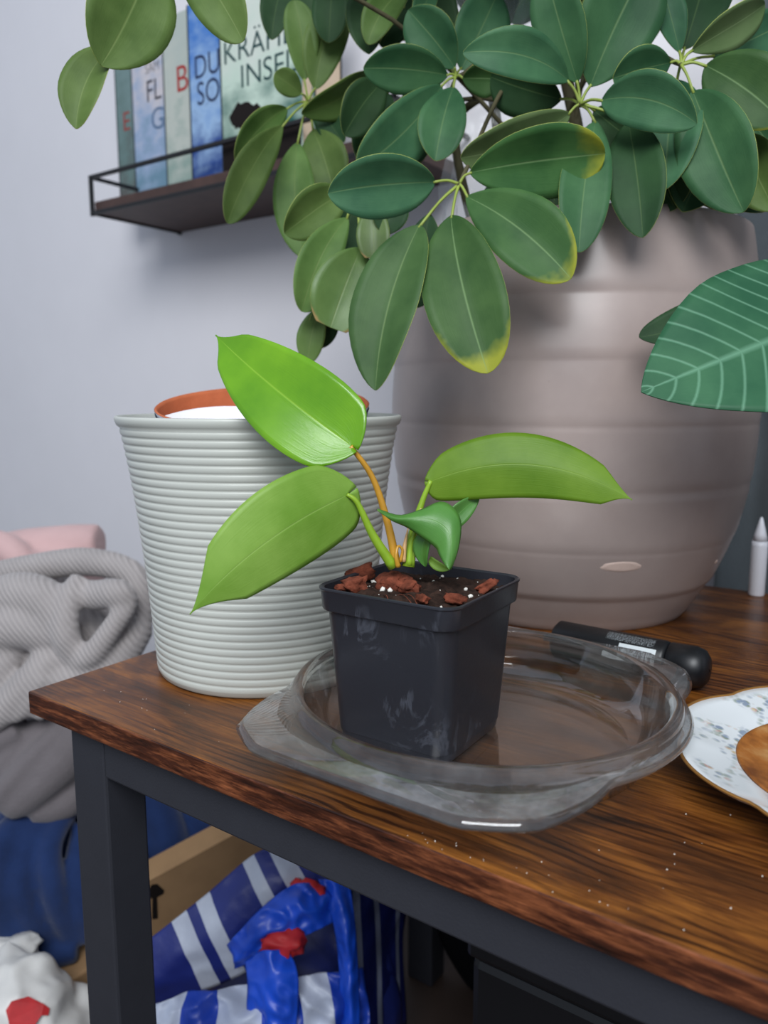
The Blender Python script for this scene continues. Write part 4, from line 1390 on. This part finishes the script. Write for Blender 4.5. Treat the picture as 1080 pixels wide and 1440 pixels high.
def sheet(name, grid, mat, parent, nu=24, nv=20, wr=0.004, wf=24, seed=0, thick=0.0012):
    rows = [catmull([at(*p) for p in r], nu) for r in grid]
    V, F, U = [], [], []
    cols = [catmull([rw[i] for rw in rows], nv) for i in range(nu + 1)]
    for j in range(nv + 1):
        for i in range(nu + 1):
            p = cols[i][j]
            k = 1.6 * (0.4 - abs(noise.noise(p * wf + Vector((seed, 0, 0))))) + 1.0 * (0.4 - abs(noise.noise(p * wf * 2.1 + Vector((0, seed, 0)))))
            V.append(p - FWD * (wr * k) + Vector((0, 0, wr * 0.4 * k)))
            U.append((i / nu, j / nv))
    for j in range(nv):
        for i in range(nu):
            F.append((j * (nu + 1) + i, j * (nu + 1) + i + 1, (j + 1) * (nu + 1) + i + 1, (j + 1) * (nu + 1) + i))
    o = obj(name, V, F, mat, parent, True, U)
    md = o.modifiers.new('thickness', 'SOLIDIFY')
    md.thickness = thick
    md.offset = 0
    return o


bgp = at(400, 1440, 0.93)
bag = empty('striped_shopping_bag', (bgp.x, bgp.y, 0), 'large blue and white striped plastic shopping bag under the table', 'bag')
S1 = striped('bag_stripes', [(0.21, 0.275), (0.32, 0.385), (0.58, 0.655), (0.74, 0.87)])
S2 = striped('bag_side_stripes', [(0.08, 0.2), (0.42, 0.50), (0.80, 0.88)], (20, 28, 84), (120, 126, 146))
S3 = striped('bag_fold_stripes', [(0.12, 0.26), (0.40, 0.58), (0.74, 0.86)], (26, 62, 168), (190, 198, 216))
sheet('front_panel', [[(170, 1352, .86), (280, 1266, .87), (360, 1200, .88), (425, 1178, .90)], [(190, 1390, .85), (300, 1316, .85), (385, 1252, .86), (455, 1225, .88)], [(200, 1420, .86), (330, 1375, .86), (420, 1310, .87), (490, 1280, .88)]], S1, bag, 60, 24, 0.003, 22, 1)
sheet('side_panel', [[(488, 1225, .90), (515, 1240, .92), (545, 1255, .95), (572, 1275, .98)], [(490, 1310, .89), (520, 1310, .91), (548, 1320, .94), (566, 1330, .97)], [(500, 1450, .88), (525, 1460, .90), (550, 1450, .93), (572, 1440, .96)]], S2, bag, 40, 20, 0.010, 16, 2)
sheet('lower_panel', [[(170, 1430, .84), (260, 1395, .83), (340, 1385, .83), (420, 1370, .83), (510, 1360, .85)], [(150, 1480, .83), (250, 1440, .81), (340, 1430, .80), (430, 1420, .81), (520, 1420, .84)], [(150, 1540, .83), (250, 1510, .81), (340, 1500, .80), (430, 1500, .81), (520, 1500, .84)]], S3, bag, 80, 40, 0.016, 18, 3)
sheet('handle', [[(318, 1330, .84), (365, 1280, .83), (410, 1245, .84), (445, 1240, .86)], [(330, 1345, .83), (385, 1300, .815), (430, 1278, .825), (470, 1262, .85)], [(330, 1362, .84), (395, 1330, .825), (440, 1310, .83), (480, 1290, .85)]], M['bagblue'], bag, 40, 26, 0.010, 26, 4)
sheet('handle', [[(448, 1236, .86), (470, 1238, .85), (492, 1240, .86)], [(470, 1300, .84), (486, 1300, .83), (500, 1305, .84)], [(478, 1380, .83), (492, 1380, .82), (504, 1380, .83)], [(482, 1470, .82), (495, 1470, .81), (508, 1470, .82)]], M['bagblue'], bag, 20, 50, 0.008, 26, 5)
sheet('drape', [[(345, 1352, .82), (372, 1335, .81), (405, 1335, .81)], [(350, 1385, .81), (385, 1385, .795), (420, 1375, .80)], [(345, 1470, .80), (385, 1470, .785), (415, 1470, .79)]], M['bagblue'], bag, 24, 34, 0.010, 26, 6)
remeshed('contents', [lump(at(400, 1420, .93), (.10, .07, .10), 8, .1), lump(at(480, 1400, .97), (.08, .07, .12), 9, .1)], M['bagnavy'], 0.008, 4, bag)
for i, (px, py, d, s) in enumerate([(398, 1326, .815, 1.0), (432, 1257, .85, 0.9)]):
    o = chip('red_bundle', at(px, py, d), (.021 * s, .012 * s, .014 * s), (0.3, 0.2 * i, 0.4), M['red'], None, 4.2 + i, .5)
    tag(o, ['red crumpled cloth bundle between the blue bag handles, lower one', 'red crumpled cloth bundle near the top of the striped bag'][i], 'cloth')
# white plastic bag
wb = at(30, 1410, .86)
wbag = empty('white_plastic_bag', (wb.x, wb.y, 0), 'knotted white plastic bag with a red print at the lower left', 'bag')
wl = remeshed('bag_body', [lump(at(25, 1430, .90), (.07, .06, .075), 11, .14, 2.4, ridge=0.02), lump(at(90, 1450, .92), (.05, .05, .05), 12, .12), lump(Vector((wb.x - 0.02, wb.y, 0.07)), (.10, .08, .07), 13, .1)], M['white_bag'], 0.004, 4, wbag)
red_shape = [(8, 1421), (16, 1408), (40, 1401), (62, 1412), (70, 1418), (68, 1428), (58, 1428), (50, 1440), (44, 1452), (14, 1452), (12, 1436)]


def on_bag(px, py, off):
    # nearest lump surface seen from the front
    c = at(25, 1430, .90)
    d = (at(px, py, 1) - CAM).normalized()
    oc = CAM - c
    S = Vector((1 / .076, 1 / .066, 1 / .081))
    o2 = Vector((oc.x * S.x, oc.y * S.y, oc.z * S.z))
    d2 = Vector((d.x * S.x, d.y * S.y, d.z * S.z))
    A, B, Cc = d2.dot(d2), 2 * o2.dot(d2), o2.dot(o2) - 1
    dis = max(0.0, B * B - 4 * A * Cc)
    return CAM + d * ((-B - math.sqrt(dis)) / (2 * A) - off)


pr = obj('red_print', [on_bag(x, y, 0.001) for x, y in red_shape], [tuple(range(len(red_shape)))], M['red'], wbag, False)
tag(chip('grey_film_scrap', at(22, 1335, .95), (.028, .02, .012), (0.1, 0.1, 0.3), M['white_bag'], None, 21, .4), 'small crumpled grey plastic film above the white bag', 'film')
# black storage case under the table
cq = ony(655, 1312, 0.52)
cs_ = empty('black_case', (cq.x + 0.2, 0.62, 0), 'black storage case standing in the shadow under the table', 'case')
box('case_body', (cq.x + 0.003, 0.523, 0.0), (0.40, 0.78, cq.z - 0.022), M['case'], cs_, 0.008)
box('case_lid', (cq.x, 0.52, cq.z - 0.0215), (0.403, 0.783, cq.z), M['case'], cs_, 0.005)
bq = at(700, 1400, 1.0)  # added black lump that keeps the gap beside the rear leg dark
bq.y = max(bq.y, 0.885)
tag(remeshed('dark_filler_lump', [lump(Vector((bq.x - 0.03, bq.y, 0.115)), (.10, .06, .125), 15, .1), lump(Vector((bq.x + 0.07, bq.y + 0.02, 0.13)), (.10, .06, .14), 16, .1), lump(Vector((bq.x + 0.18, bq.y + 0.02, 0.11)), (.10, .06, .12), 17, .1)], M['dark_filler'], 0.007, 5), 'black filler lump added to darken the floor beside the rear table leg', 'bag')
